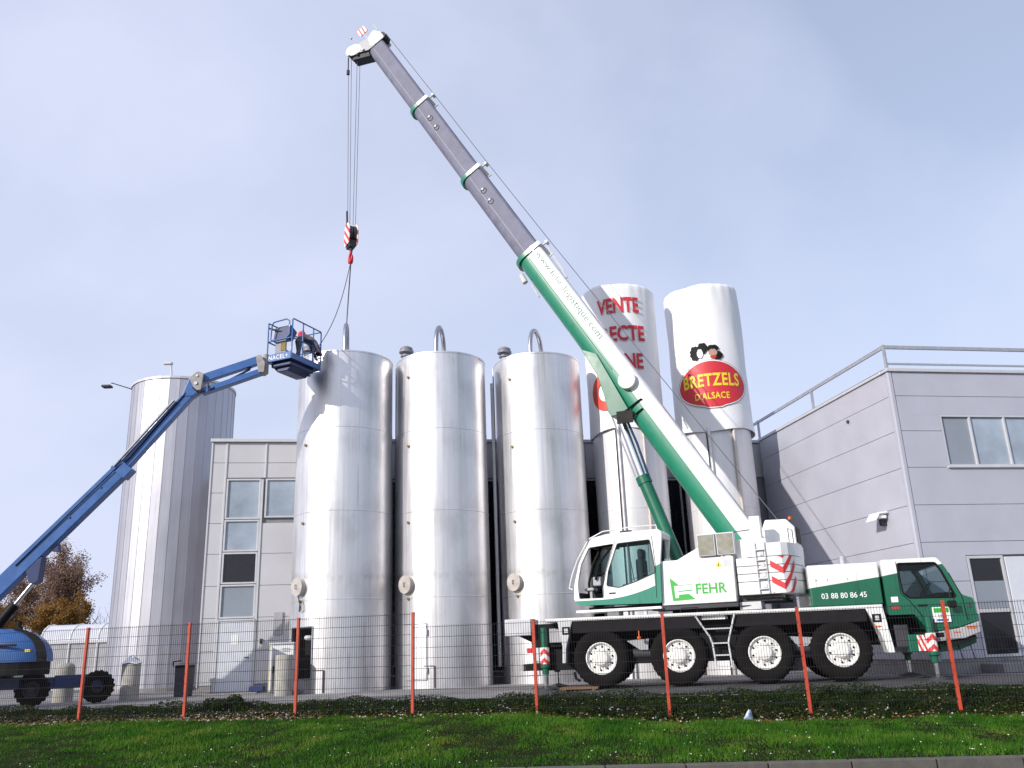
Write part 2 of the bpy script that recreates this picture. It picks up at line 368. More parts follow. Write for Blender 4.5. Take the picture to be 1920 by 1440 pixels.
# scattered vegetation: many small faces as one stuff object each
def leaf_mat(name, cols, scale=5, rough=.6, trans=.25):
    m, N, L, b = newmat(name)
    n = noise(N, L, scale, detail=3, rough=.7); k = len(cols)
    r = ramp(N, L, n.outputs[0], [(.28+.44*i/(k-1), c) for i, c in enumerate(cols)])
    L.new(r.outputs[0], b.inputs['Base Color']); b.inputs['Roughness'].default_value = rough; b.inputs['Specular IOR Level'].default_value = .12
    t = N.new('ShaderNodeBsdfTranslucent'); L.new(r.outputs[0], t.inputs[0]); x = N.new('ShaderNodeMixShader'); x.inputs[0].default_value = trans
    L.new(b.outputs[0], x.inputs[1]); L.new(t.outputs[0], x.inputs[2]); L.new(x.outputs[0], N['Material Output'].inputs[0]); return m
def raw(name, V, nper, mat, parent=None):
    V = np.asarray(V, np.float32).reshape(-1, 3); n = len(V)//nper
    me = bpy.data.meshes.new(name); me.vertices.add(len(V)); me.vertices.foreach_set('co', V.ravel())
    me.loops.add(len(V)); me.loops.foreach_set('vertex_index', np.arange(len(V), dtype=np.int32))
    me.polygons.add(n); me.polygons.foreach_set('loop_start', np.arange(n, dtype=np.int32)*nper)
    me.update(calc_edges=True); me.validate(); return link(name, me, mat, parent)
def cards(P, size, tilt=1.0, aspect=.7):
    """quads at points P, random orientation"""
    n = len(P); P = np.asarray(P); a = rng.normal(size=(n, 3)); a /= np.linalg.norm(a, axis=1)[:, None]
    b = rng.normal(size=(n, 3)); b -= a*(a*b).sum(1)[:, None]; b /= np.linalg.norm(b, axis=1)[:, None]
    a[:, 2] *= tilt; b[:, 2] *= tilt
    s = (np.asarray(size)*rng.uniform(.6, 1.3, n))[:, None]
    return np.stack([P-a*s, P-b*s*aspect, P+a*s, P+b*s*aspect], 1)
def blades(x, y, h, w, lean=.35):
    z = np.array([verge_z(a_, b_) for a_, b_ in zip(x, y)]); n = len(x)
    t = rng.uniform(0, 2*np.pi, n); B = np.stack([x, y, z-.01], 1); wv = np.stack([np.cos(t), np.sin(t), 0*t], 1)*w[:, None]
    l = rng.normal(0, lean, (n, 2)); T = B+np.stack([l[:, 0]*h, l[:, 1]*h, h], 1)
    return np.stack([B-wv, B+wv, T], 1)
M['grass'] = leaf_mat('grass_blades', [(.015, .062, .005), (.038, .122, .009), (.070, .165, .014), (.16, .19, .035)], .9)
n = 190000
x = rng.uniform(-13, 10.5, n); t = rng.uniform(0, 1, n)**.8
fy = F0.y-(x-F0.x)*.2084; ky = 12.1-.1*x; y = ky+.02+(fy-.22-ky)*t
keep = np.abs(x) < 7.2+.62*(y-9.5); x, y = x[keep], y[keep]
patch = .70+.40*np.sin(x*1.3+y*.8)*np.sin(x*.47+2)+.30*np.sin(x*3.1-y*1.7)*np.sin(y*2.3+x*.4)+.35*np.sin(x*7.3+y*3.1)*np.sin(y*5.7-x*2.2)
keep = rng.uniform(0, 1, len(x)) < np.clip(patch+.5, .5, 1); x, y, patch = x[keep], y[keep], patch[keep]
h = rng.uniform(.03, .10, len(x))*np.clip(patch, .35, 1.7); w = rng.uniform(.004, .009, len(x))
tag(raw('grass', blades(x, y, h, w), 3, 'grass'), 'short green grass of the verge in front of the fence', 'grass', kind='stuff')
M['weeds'] = leaf_mat('bank_weeds', [(.006, .014, .003), (.016, .036, .005), (.036, .058, .010), (.085, .080, .026)], 2.5)
n = 60000
x = rng.uniform(-14, 11, n); q = rng.uniform(-.12, .92, n); y = F0.y-(x-F0.x)*.2084+q
dens = .55+.45*np.sin(x*1.1+1)*np.sin(x*.37); keep = (rng.uniform(0, 1, n) < np.where(x < -3.5, .35+.65*(q > .35), 1)*np.clip(dens+.5, .4, 1))
x, y, q = x[keep], y[keep], q[keep]
hh = .02+.17*np.clip(.35+.5*np.sin(x*2.3+.7)*np.sin(x*.9+q*3)+.35*np.sin(x*5.1+q*4)*np.sin(x*.61+1.3), 0, 1)
z = np.array([verge_z(a_, b_) for a_, b_ in zip(x, y)])+rng.uniform(0, 1, len(x))*hh
W1 = cards(np.stack([x, y, z], 1), .022, .8)
cx = rng.normal(0, 1, (5200, 3)); cx /= np.linalg.norm(cx, axis=1)[:, None]; cx *= rng.uniform(.3, 1, (5200, 1))**.5*np.array([.62, .30, .26]); cx[:, 2] = np.abs(cx[:, 2])
cx *= 1+.25*np.sin(cx[:, :1]*11)*np.sin(cx[:, 1:2]*9+1)
gx = -6.35+cx[:, 0]; W3 = cards(np.stack([gx, F0.y-(gx-F0.x)*.2084+.55+cx[:, 1], -.03+cx[:, 2]], 1), .022, .8)
n = 26000; x = rng.uniform(-14, 11, n); y = F0.y-(x-F0.x)*.2084+rng.uniform(-.3, .9, n)
W2 = blades(x, y, rng.uniform(.05, .17, n)*np.clip(.7+.6*np.sin(x*1.9)*np.sin(x*.7+1), .4, 1.5), rng.uniform(.003, .006, n), .45)
W2 = np.concatenate([W2, W2[:, 2:3]], 1)
tag(raw('ground_cover', np.concatenate([W1, W2, W3]), 4, 'weeds'), 'low dark green weeds covering the bank under the fence', 'weeds', kind='stuff')
M['litter'] = leaf_mat('fallen_leaves', [(.10, .045, .015), (.20, .09, .03), (.16, .12, .06), (.32, .20, .08)], 9, trans=.1)
n = 3900; x = rng.uniform(-14, 11, n); x = np.where(rng.uniform(0, 1, n) < .45, rng.uniform(-14, -4, n), x)
q = rng.normal(-.12, .22, n); y = F0.y-(x-F0.x)*.2084+q
z = np.array([verge_z(a_, b_) for a_, b_ in zip(x, y)])+.02
tag(raw('fallen_leaves', cards(np.stack([x, y, z+rng.uniform(0, .03, n)], 1), .032, .45), 4, 'litter'), 'brown fallen leaves lying along the foot of the fence', 'leaves', kind='stuff')
# pale stones and daisies
M['stone'] = paint('pale_stones', (.50, .47, .44), .8, var=.35, scale=5)
n = 1250; x = rng.uniform(-14, 11, n); x = np.where(rng.uniform(0, 1, n) < .5, rng.uniform(-14, -4.2, n), x); q = rng.normal(-.08, .2, n); y = F0.y-(x-F0.x)*.2084+q
st = []
octa = np.array([(1, 0, 0), (0, 1, 0), (-1, 0, 0), (0, -1, 0), (0, 0, .7), (0, 0, -.7)]); of = [(0, 1, 4), (1, 2, 4), (2, 3, 4), (3, 0, 4), (1, 0, 5), (2, 1, 5), (3, 2, 5), (0, 3, 5)]
for a_, b_ in zip(x, y):
    s = random.uniform(.012, .034); o = octa*s*rng.uniform(.6, 1.2, (6, 1)); o = o+np.array([a_, b_, verge_z(a_, b_)+.018])
    for f in of: st.append(o[list(f)])
tag(raw('stones', np.array(st), 3, 'stone'), 'pale stones along the foot of the fence', 'stones', kind='stuff')
M['flower'] = paint('daisies', (.75, .75, .68), .7)
n = 700; x = rng.uniform(-10, 9, n); t = rng.uniform(0, 1, n); fy = F0.y-(x-F0.x)*.2084; ky = 12.1-.1*x; y = np.where(rng.uniform(0, 1, n) < .55, ky+(fy-ky)*t*t, fy+rng.uniform(0, .8, n))
z = np.array([verge_z(a_, b_) for a_, b_ in zip(x, y)])+rng.uniform(.07, .12, n)
tag(raw('daisies', cards(np.stack([x, y, z], 1), .011, .5, 1), 4, 'flower'), 'tiny white daisies dotted over the grass verge', 'flowers', kind='stuff')
x = rng.uniform(3, 9, 260); y = kerb_y(x)-rng.uniform(.2, .9, 260)
tag(raw('road_litter', cards(np.stack([x, y, np.full(260, -.60)], 1), .022, .4), 4, 'litter'), 'leaf litter in the road gutter along the kerb', 'leaves', kind='stuff')

# ------------------------------------------------------------------ mesh fence
FZ = [-.206]*5+[-.441]*6
def zpost(i): return 1.767 if i <= 3 else 1.532      # top of post i above the yard
fo = F0+Fd*(-3.5*2.52)
fence = thing('mesh_fence', (fo.x, fo.y, 0), 'welded wire mesh fence on orange-red posts along the edge of the yard', 'fence', math.atan2(Fd.y, Fd.x))
LEAN = (.004, -.006, .002, .007, -.003)
for i in range(-2, 10):
    x = i*2.52; zt = zpost(i)
    b = MB(); b.box(x-.03, x+.03, -.03, .03, zt-2.25, zt-.004); b.box(x-.033, x+.033, -.033, .033, zt-.02, zt+.012)
    b.v = [(px+(pz-zt+2.0)*LEAN[i % 5], py, pz) for px, py, pz in b.v]; b.build('post', 'post', fence, bevel=.006)
for i in range(-2, 9):
    x0, x1 = i*2.52+.03, (i+1)*2.52-.03; zt = (1.74 if i < 3 else 1.475); zb = zt-1.93
    b = MB()
    for k in range(50):
        x = x0+(x1-x0)*(k+.5)/50; b.box(x-.0026, x+.0026, -.043, -.038, zb, zt+.03)
    for k in range(11):
        z = zt-.2*k
        if z < zb: break
        for yy in (-.049, -.037): b.box(x0, x1, yy, yy+.006, z-.004, z+.004)
    b.build('mesh_panel', 'wire', fence, fix=False)

# ------------------------------------------------------------------ buildings
GA = R(9.7)
def panels(mb, u0, u1, zs, y0, y1, us=None, gap=.012):
    us = us or [u0, u1]
    for a_, b_ in zip(us[:-1], us[1:]):
        for c, d in zip(zs[:-1], zs[1:]): mb.box(a_+gap/2, b_-gap/2, y0, y1, c+gap/2, d-gap/2)
hall = thing('production_hall', (-10.05, 28, 0), 'flat-roofed hall clad in pale metal panels behind the three steel silos', 'building', GA)
zs = [.25, 1.26, 2.26, 3.25, 4.26, 5.25, 6.25, 7.26, 7.96]
MB().box(.0, 20.3, .06, 9, 0, 7.93).build('wall', 'joint', hall)
w = MB()
panels(w, 0, .47, zs, 0, .08); panels(w, 1.70, 2.9, zs[:6], 0, .08); panels(w, .47, 1.74, [6.75, 7.26, 7.96], 0, .08); panels(w, 1.74, 3.5, [6.75, 7.26, 7.96], 0, .08)
panels(w, 2.9, 20.2, [6.7, 7.96], 0, .08, [2.9]+[3.5+i*1.85 for i in range(10)])
for u in (3.5, 7.2, 10.9, 14.6, 18.3): panels(w, u, u+.5, zs[:7], 0, .08)
w.build('cladding', 'facade', hall, bevel=.004)
MB().box(-.06, 20.35, -.10, 9.1, 7.96, 8.07).build('roof', 'frame', hall, bevel=.01)
MB().box(-.015, .5, .0, .05, 0, .24).box(1.62, 20.2, 0, .05, 0, .24).build('plinth', 'plinth', hall)
MB().box(.44, .5, -.03, .07, .05, 7.94).box(1.715, 1.765, -.035, .07, 6.75, 7.94).box(1.63, 1.70, -.03, .07, .1, 6.7).box(-.03, .02, -.03, .07, .2, 7.95).build('cover_strip', 'frame', hall, bevel=.005)
def window(parent, u0, u1, z0, z1, pane, y=0., fr=.055, deep=.05, mull=()):
    f = MB()
    f.box(u0, u1, y-.02, y+.07, z1-fr, z1).box(u0, u1, y-.02, y+.07, z0, z0+fr).box(u0, u0+fr, y-.02, y+.07, z0+fr, z1-fr).box(u1-fr, u1, y-.02, y+.07, z0+fr, z1-fr)
    for q in mull: f.box(q-fr/2, q+fr/2, y-.02, y+.07, z0+fr, z1-fr)
    o = f.build('window', 'frame', parent, bevel=.006)
    es = [u0+fr]+[e_ for q in mull for e_ in (q-fr/2, q+fr/2)]+[u1-fr]; panes = pane if isinstance(pane, list) else [pane]*(len(es)//2)
    for i in range(0, len(es), 2): MB().box(es[i], es[i+1], y+deep-.02, y+deep, z0+fr, z1-fr).build('pane', panes[i//2], o)
    return o
window(hall, .52, 1.62, 5.38, 6.72, 'pane'); window(hall, .52, 1.62, 4.33, 5.36, 'pane'); window(hall, .52, 1.62, 3.31, 4.31, 'pane_dark'); window(hall, .52, 1.62, 2.24, 3.29, 'blind')
window(hall, 1.77, 2.88, 5.42, 6.72, 'pane')
for u in (4.05, 7.75, 11.45, 15.15): window(hall, u, u+3.1, .3, 6.65, 'pane_dark', mull=(u+1.03, u+2.06))
d = MB().box(.55, 1.60, -.03, .05, .04, 2.16).build('door', 'door', hall, bevel=.008)
MB().cyl((1.49, -.1, 1.05), (1.49, -.03, 1.05), .018).cyl((1.37, -.1, 1.05), (1.5, -.1, 1.05), .014).build('handle', 'dgrey', d)
MB().box(.95, 1.16, -.036, -.03, 1.45, 1.75).build('notice', 'print_white', d)
MB().box(.5, .55, -.05, .07, .04, 2.2).box(1.60, 1.65, -.05, .07, .04, 2.2).box(.5, 1.65, -.05, .07, 2.165, 2.22).build('door_frame', 'frame', hall, bevel=.005)
MB().box(1.82, 1.90, -.07, 0, 1.45, 1.60).build('entry_phone', 'dgrey', hall, bevel=.01)
MB().box(2.22, 2.5, -.05, 0, 1.7, 2.4).build('meter_box', 'grey', hall, bevel=.01)
MB().box(.35, 1.9, -1.0, 0, 0, .035).build('door_step', 'plinth', hall, bevel=.01)

wing = thing('office_wing', (10.38, 22.8, 0), 'grey panelled wing with a roof guard rail and strip windows on the right', 'building', GA)
z2 = [.35, 1.26, 2.26, 3.27, 4.25, 5.26, 6.27, 7.26, 7.95]
MB().box(.07, 14, .07, 8.3, 0, 7.93).build('wall', 'joint', wing)
w = MB()
for c, d_ in zip(z2[:-1], z2[1:]): w.box(0, .08, .13, 8.25, c+.006, d_-.006)
w.build('cladding', 'facade2', wing, bevel=.003)
w = MB()
def wfront(c, d_):
    segs = [(.13, 14)]
    if c >= 5.2 and d_ < 6.8: segs = [(.13, 1.34), (6.1, 14)]
    if d_ < 3.0: segs = [(.13, 1.34), (5.2, 14)]
    return segs
for c, d_ in [(.35, 1.26), (1.26, 2.26), (2.26, 2.92), (2.92, 3.27), (3.27, 4.25), (4.25, 5.26), (5.26, 6.27), (6.27, 6.73), (6.73, 7.26), (7.26, 7.95)]:
    for a_, b_ in wfront(c, d_):
        gl = 0 if (c in (2.92, 6.73)) else .006; gh = 0 if (d_ in (2.92, 6.73)) else .006
        w.box(a_+(.0 if a_ > 1 else .006), b_, 0, .08, c+gl, d_-gh)
w.build('cladding', 'facade2', wing, bevel=.003)
MB().box(-.012, .125, -.012, .125, .3, 7.95).build('corner_trim', 'facade2', wing, bevel=.03)
MB().box(-.05, 14, -.06, .3, 7.95, 8.05).box(-.05, .3, .3, 8.3, 7.95, 8.05).build('roof', 'frame', wing, bevel=.015)
MB().box(.02, 14, .03, .12, 0, .35).box(.03, .12, .12, 8.25, 0, .35).build('plinth', 'plinth', wing)
rail = MB()
rail.box(-.02, 14, -.03, .02, 8.62, 8.72).box(-.02, 14, -.02, .01, 8.15, 8.21).box(-.02, .03, .02, 9.5, 8.62, 8.72)
gr = rail.build('guard_rail', 'galv', wing, bevel=.006)
for y in (0, 4.15, 8.2): MB().box(-.03, .04, y-.035, y+.035, 8.05, 8.73).build('rail_post', 'galv', gr, bevel=.004)
for u in (5, 10): MB().box(u-.035, u+.035, -.04, .03, 8.05, 8.62).build('rail_post', 'galv', gr, bevel=.004)
win = window(wing, 1.34, 6.1, 5.28, 6.73, ['blind', 'pane', 'pane', 'pane', 'blind'], y=.02, deep=.06, mull=(2.24, 3.30, 4.3, 5.2))
MB().box(1.30, 6.14, -.06, .05, 5.24, 5.285).build('sill', 'frame', win, bevel=.004)
en = window(wing, 1.36, 2.42, .36, 2.9, ['pane_dark'], y=.02, fr=.07)
MB().box(1.43, 2.35, .0, .09, 1.46, 1.55).build('transom', 'frame', en)
MB().box(1.44, 2.34, .03, .045, 1.56, 2.25).build('blind', 'blind', en)
d = MB().box(2.46, 5.15, .0, .07, .36, 2.86).build('door', 'door', wing, bevel=.01)
MB().box(1.2, 5.4, -.8, .02, 0, .22).build('door_step', 'plinth', wing, bevel=.01)
lp = MB(); lp.box(-.34, -.07, 1.02, 1.40, 4.06, 4.15); lp.prism([(-.46, 4.0), (-.42, 4.0), (-.30, 4.17), (-.05, 4.20), (-.05, 4.24), (-.32, 4.22)], .96, 1.46)
lo = lp.build('wall_lamp', 'print_white', wing, bevel=.02); MB().box(-.16, 0, 1.16, 1.28, 3.88, 4.05).build('bracket', 'dgrey', lo)
MB().cyl((-.05, 2.27, 7.12), (.0, 2.27, 7.12), .05).build('vent', 'dgrey', wing)

# ------------------------------------------------------------------ silos
def angpt(a, r, z): return (r*math.sin(R(a)), -r*math.cos(R(a)), z)
def on_cyl(a0, r, z0):
    def fn(u, v):
        a = R(a0)+u/r; return (r*math.sin(a), -r*math.cos(a), z0+v)
    return fn
def steel_silo(x, y, r, H, label, hoop_az, hoop_r=.42, hoop_h=1.15, door='closed', cable=False, seams=(2.56, 5.12, 7.68)):
    t = thing('steel_silo', (x, y, 0), label, 'silo', group='stainless steel silos in front of the hall')
    pr = [(r, 0)]
    for z in seams: pr += [(r, z-.02), (r+.007, z-.012), (r+.007, z+.012), (r, z+.02)]
    pr += [(r, H-.05), (r+.012, H-.045), (r+.012, H), (r-.03, H+.012), (r*.4, H+.22), (0.001, H+.28)]
    sh = MB().lathe(pr, n=128).build('shell', 'steel', t, smooth=35)
    if door == 'open':
        c = MB().prism([(-1.25, .40), (-.52, .40), (-.52, 1.80), (-1.25, 1.80)], -2.5, .2).build('cutter', None)
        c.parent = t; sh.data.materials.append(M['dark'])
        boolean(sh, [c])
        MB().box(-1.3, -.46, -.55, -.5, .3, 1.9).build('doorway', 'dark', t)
        f = MB()
        for a0_, a1_ in ((-57.5, -56), (-20.6, -19.4)):
            f.sheet([[angpt(a_, r+.03, z) for a_ in (a0_, a1_)] for z in (.38, 1.83)]); 
        f.tube([angpt(a_, r+.015, 1.82) for a_ in range(-57, -18, 3)], .022, 6).tube([angpt(a_, r+.015, .38) for a_ in range(-57, -18, 3)], .018, 6)
        f.tube([angpt(-20, r+.015, z) for z in (.38, 1.82)], .022, 6).tube([angpt(-57, r+.015, z) for z in (.38, 1.82)], .022, 6)
        f.build('door_frame', 'galv', t)
        MB().lathe([(0.001, .07), (.1, .06), (.13, 0), (.1, -.06), (.001, -.07)], (-.72, -1.02, 1.52), n=14).build('valve', 'lgrey', t, smooth=60)
    else:
        a0_, a1_ = -46, -15
        g_ = MB(); g_.sheet([[angpt(a_, r+.014, z) for a_ in np.linspace(a0_, a1_, 12)] for z in (.24, 1.8)])
        dd = g_.build('access_door', 'steel', t, smooth=60)
        f = MB().tube([angpt(a_, r+.014, 1.8) for a_ in np.linspace(a0_, a1_, 12)], .016, 6).tube([angpt(a_, r+.014, .24) for a_ in np.linspace(a0_, a1_, 12)], .016, 6)
        for a_ in (a0_, a1_): f.tube([angpt(a_, r+.014, .24), angpt(a_, r+.014, 1.8)], .016, 6)
        f.build('door_frame', 'galv', dd)
        for z in (.5, 1.55): MB().cyl(angpt(a1_+.6, r+.04, z-.08), angpt(a1_+.6, r+.04, z+.08), .028, n=8).build('hinge', 'galv', dd)
    # low riser box / drain
    MB().tube([angpt(-6, r+.03, .02), angpt(-6, r+.03, .62)], .02, 6).tube([angpt(-18, r+.02, .62), angpt(-6, r+.03, .62)], .012, 6).build('drain_pipe', 'bark', t)
    # manhole
    a = -41; c = Vector(angpt(a, r, 2.95)); nrm = Vector(angpt(a, 1, 0)); 
    mh = MB().cyl(c-nrm*.12, c+nrm*.12, .255, n=36).cyl(c+nrm*.121, c+nrm*.145, .265, n=36).build('manhole', 'cover', t, smooth=40)
    MB().tube([c+nrm*.15+Vector((0, 0, .06)), c+nrm*.19+Vector((0, 0, .05)), c+nrm*.19-Vector((0, 0, .05)), c+nrm*.15-Vector((0, 0, .06))], .012, 6).build('handle', 'dgrey', mh)
    for z, s in ((7.19, .045), (9.45, .045), (4.8, .045), (2.54, .05)):
        p = Vector(angpt(-39.5, r, z)); MB().cyl(p-nrm*.03, p+nrm*.05, s, n=10).cyl(p+nrm*.05, p+nrm*.07, s*.55, n=8).build('sensor_port', 'brass', t)
    if cable:
        q = [Vector(angpt(a+2, r+.12, 2.75)), Vector(angpt(a+6, r+.14, 2.5)), Vector(angpt(a+7, r+.10, 2.3)), Vector(angpt(a+2.5, r+.06, 2.25)), Vector(angpt(a+3, r+.05, 2.55))]
        MB().tube(q, .018, 6).build('hose', 'dgrey', t)
    # lifting hoop pipe on top
    dx, dy = math.cos(R(hoop_az)), math.sin(R(hoop_az)); pts = []
    for i in range(17):
        f = i/16*math.pi; pts.append((-math.cos(f)*hoop_r*dx, -math.cos(f)*hoop_r*dy-r*.12, H+.2+hoop_h*math.sin(f)**.75))
    hp = MB().tube(pts, .075, 12).build('hoop_pipe', 'pipe', t, smooth=40)
    MB().cyl((pts[0][0], pts[0][1], H+.08), (pts[0][0], pts[0][1], H+.2), .11).cyl((pts[-1][0], pts[-1][1], H+.08), (pts[-1][0], pts[-1][1], H+.2), .11).build('flange', 'steel2', hp)
    # mushroom vent near the left rim
    vx, vy = -1.08, -.62
    MB().lathe([(.13, H-.1), (.13, H+.12), (.19, H+.13), (.19, H+.17), (.12, H+.18), (.12, H+.26), (.24, H+.27), (.24, H+.33), (.20, H+.335), (.21, H+.42), (.12, H+.48), (.001, H+.49)], (vx, vy, 0), n=24).build('vent', 'flange', t, smooth=35)
    # rail pipe up the left side
    MB().tube([angpt(-96, r+.06, 0.6), angpt(-96, r+.06, H)], .025, 8).build('riser_pipe', 'galv', t)
    return t
S1 = steel_silo(-5.42, 26.9, 1.5, 10.14, 'left steel silo beside the lift basket, dark doorway open at its foot', 97, .5, 1.12, 'open', True)
S2 = steel_silo(-2.37, 27.5, 1.47, 10.2, 'middle steel silo with a narrow hoop pipe on top', 79, .5, 1.08)
S3 = steel_silo(.863, 28.1, 1.45, 10.26, 'steel silo with a wide arched hoop pipe on top, directly left of the crane cab', 66, .5, 1.0)
MB().tube([(-1.55, -.25, .5), (-1.55, -.25, 9.6)], .055, 12).tube([(-1.52, -.38, 1.0), (-1.52, -.38, 9.5)], .018, 8).build('conveying_pipe', 'steel2', S3)

def wrapped_silo(x, y, r, rb, H, zb, label, seed):
    t = thing('wrapped_silo', (x, y, 0), label, 'silo', group='silos wrapped in printed banners')
    MB().lathe([(r, 0), (r, 2.58), (r+.008, 2.585), (r+.008, 2.61), (r, 2.615), (r, 5.18), (r+.008, 5.185), (r+.008, 5.21), (r, 5.215), (r, zb+.5)], n=96).build('shell', 'silo_white', t, smooth=35)
    f1, f2 = seed, seed*1.7
    def mod(q, h, a):
        k = .5+.5*math.sin(3*a+f1); up = max(0, (h-(H-.9))/.9); lo = max(0, 1-(h-zb)/.4)
        return q*(1+.006*math.sin(9*a+f2+h*1.6)*(.5+up)+.010*math.sin(4*a+f1-h*.9)*(.4+.6*up)+.008*math.sin(23*a+f2+h)*up+(.009*math.sin(7*a+h*2.3+f1)*max(0, min(1, (h-zb-1.6)/1.2)) if seed > 2 else .004*math.sin(6*a+h*1.9))-.035*up*k*k+.03*lo*math.sin(5*a+f1))
    pr = [(rb, zb+(H-zb)*i/40) for i in range(40)]+[(rb*.985, H-.06), (rb*.93, H), (rb*.8, H+.03), (rb*.45, H+.05), (.001, H+.06)]
    b = MB().lathe(pr, n=120, mod=mod)
    for i, v in enumerate(b.v):
        a = math.atan2(v[1], v[0])
        if v[2] > H-1.0: b.v[i] = (v[0], v[1], v[2]+.045*math.sin(2*a+f1)+.012*math.sin(5*a+f2))
        elif v[2] < zb+.05: b.v[i] = (v[0], v[1], v[2]+.06*math.sin(3*a+f2))
    ba = b.build('banner', 'cloth', t, smooth=60)
    for a, w_ in ((-22, .05), (16, .06)):
        MB().tube([angpt(a, r+.06, 0), angpt(a, r+.06, zb+.1)], w_, 10).build('riser_pipe', 'steel2' if a < 0 else 'cover', t)
    MB().tube([angpt(-26, r+.05, 0), angpt(-26, r+.05, zb+.1)], .02, 8).build('riser_pipe', 'dgrey', t)
    return t, ba
S4, B4 = wrapped_silo(3.9, 28.8, 1.2, 1.28, 13.02, 7.8, 'silo wrapped in a white banner with red sales lettering', .6)
rr = 1.28*1.03
for body, z, w_, a in (('VENTE', 12.15, 1.50, -8), ('DIRECTE', 11.12, 2.12, -15), ('USINE', 10.12, 1.42, -6)):
    text(body, on_cyl(a, rr, z), 'lettering', 'red', B4, w_, .56, .028, .1)
ring = MB(); A_ = [2*math.pi*i/48 for i in range(49)]
ring.sheet([[on_cyl(-36, rr, 9.15)(q*.60*math.cos(a), q*.66*math.sin(a)) for a in A_] for q in (.52, .68, .84, 1.0)])
ring.build('ring_emblem', 'orange_red', B4)
S5, B5 = wrapped_silo(7.0, 29.3, 1.2, 1.31, 13.1, 7.78, 'silo wrapped in a white banner with a big red oval emblem', 2.3)
rr = 1.31*1.03
def oval(k): 
    out = []
    for i in range(64):
        a = 2*math.pi*i/64; y = math.sin(a); x = math.cos(a)
        out.append((1.33*k*x*(1-.12*max(0, y)), .86*k*(y if y > 0 else y*.95)-.04*(abs(x) < .2 and y < -.9)))
    return out
fn = on_cyl(-9, rr-.012, 9.35)
def fan(mat, name, k, off, par):
    f = on_cyl(-9, rr+off, 9.35); P = oval(k)
    return MB().sheet([[f(x*q/8, y*q/8) for x, y in P+[P[0]]] for q in range(9)]).build(name, mat, par)
em = fan('black', 'emblem', 1.0, -.010, B5); fan('print_white', 'emblem_border', .985, -.006, em); fan('red', 'emblem_field', .945, 0, em)
text('BRETZELS', on_cyl(-10, rr+.006, 9.50), 'lettering', 'yellow', em, 2.02, .46, .026, .1, 1.08)
text("D'ALSACE", on_cyl(-11, rr+.006, 8.94), 'lettering', 'yellow', em, 1.18, .24, .018, .1, 1.08)
def blob(cx, cz, w_, h_, mat, name, off=.0):
    f = on_cyl(-14, rr+off, 10.48)
    P = [(math.cos(2*math.pi*i/20)*w_*(1+.12*math.sin(3*i)), math.sin(2*math.pi*i/20)*h_*(1+.1*math.sin(2*i+1))) for i in range(21)]
    MB().sheet([[f(cx+x*q/2, cz+y*q/2) for x, y in P] for q in range(3)]).build(name, mat, em)
blob(-.38, .02, .17, .26, 'black', 'emblem_patch'); blob(-.10, .16, .18, .20, 'black', 'emblem_patch'); blob(.25, .14, .21, .12, 'black', 'emblem_patch')
blob(.40, -.12, .18, .15, 'black', 'emblem_patch'); blob(.24, -.02, .15, .13, 'skin', 'emblem_patch', .003); blob(.24, -.17, .11, .06, 'red', 'emblem_patch', .003); blob(-.20, -.02, .10, .16, 'print_white', 'emblem_patch', .003)

# storage tank on the left: faceted sheet cladding
tank = thing('storage_tank', (-13.68, 34.38, 0), 'big round tank clad in vertical metal sheets behind the boom lift', 'tank')
MB().lathe([(2.02, .12), (2.02, 11.78), (2.0, 11.82), (.8, 12.02), (.001, 12.05)], n=34).build('shell', 'alu', tank)
s = MB()
for i in range(34):
    a = 2*math.pi*i/34; s.tube([(2.025*math.cos(a), 2.025*math.sin(a), .12), (2.025*math.cos(a), 2.025*math.sin(a), 11.78)], .006, 4)
s.build('seam', 'alu', tank)
MB().lathe([(2.06, 11.74), (2.06, 11.83), (2.0, 11.84)], n=34).build('rim', 'frame', tank); MB().lathe([(2.06, 0), (2.06, .13), (2.0, .14)], n=34).build('base', 'plinth', tank)
fa = MB().tube([(-1.95, -.5, 11.8), (-2.75, -.7, 12.05), (-2.78, -.7, 12.03)], .022, 6).build('lamp_arm', 'dgrey', tank)
MB().box(-3.12, -2.76, -.85, -.55, 11.86, 11.95).build('lamp', 'dgrey', fa, bevel=.02)
MB().tube([(.1, -1.7, 11.9), (.04, -1.7, 12.45)], .035, 6).box(-.25, .08, -1.8, -1.6, 12.42, 12.50).build('vent', 'lgrey', tank)

# ------------------------------------------------------------------ yard objects
def bollard(x, y, r, h, label, dome=True):
    t = MB().lathe([(r, 0), (r*.98, h*.8), (r*.93, h*.9), (r*.72, h*.97), (r*.35, h), (.001, h)] if dome else [(r, 0), (r, h-.02), (r-.02, h), (.001, h)], n=28).build('bollard', 'concrete', loc=(x, y, 0), smooth=45)
    return tag(t, label, 'bollard', 'concrete bollards in the yard')
bollard(-11.25, 26.0, .26, 1.0, 'grey bollard in front of the tank with white plastic on top', False)
bollard(-13.3, 26.3, .27, 1.08, 'domed beige bollard seen over the axle of the boom lift')
bollard(-6.60, 25.05, .24, 1.07, 'grey bollard in front of the open white cabinet', False)
b = MB(); P = []
for j in range(5):
    P.append([(.30*math.cos(i/14*2*math.pi)*(1-.22*j)*(1+.15*math.sin(i*2.3)), .30*math.sin(i/14*2*math.pi)*(1-.22*j), .03*math.sin(i*1.9+j)+.05*j-.03) for i in range(15)])
tag(b.sheet(P).build('plastic_sheet', 'print_white', loc=(-11.25, 26.0, 1.03), smooth=50), 'crumpled white plastic draped on a bollard in front of the tank', 'plastic sheet')
cb = thing('switch_cabinet', (-6.78, 25.62, 0), 'white electrical cabinet with its door ajar beside the dark doorway', 'cabinet', R(8))
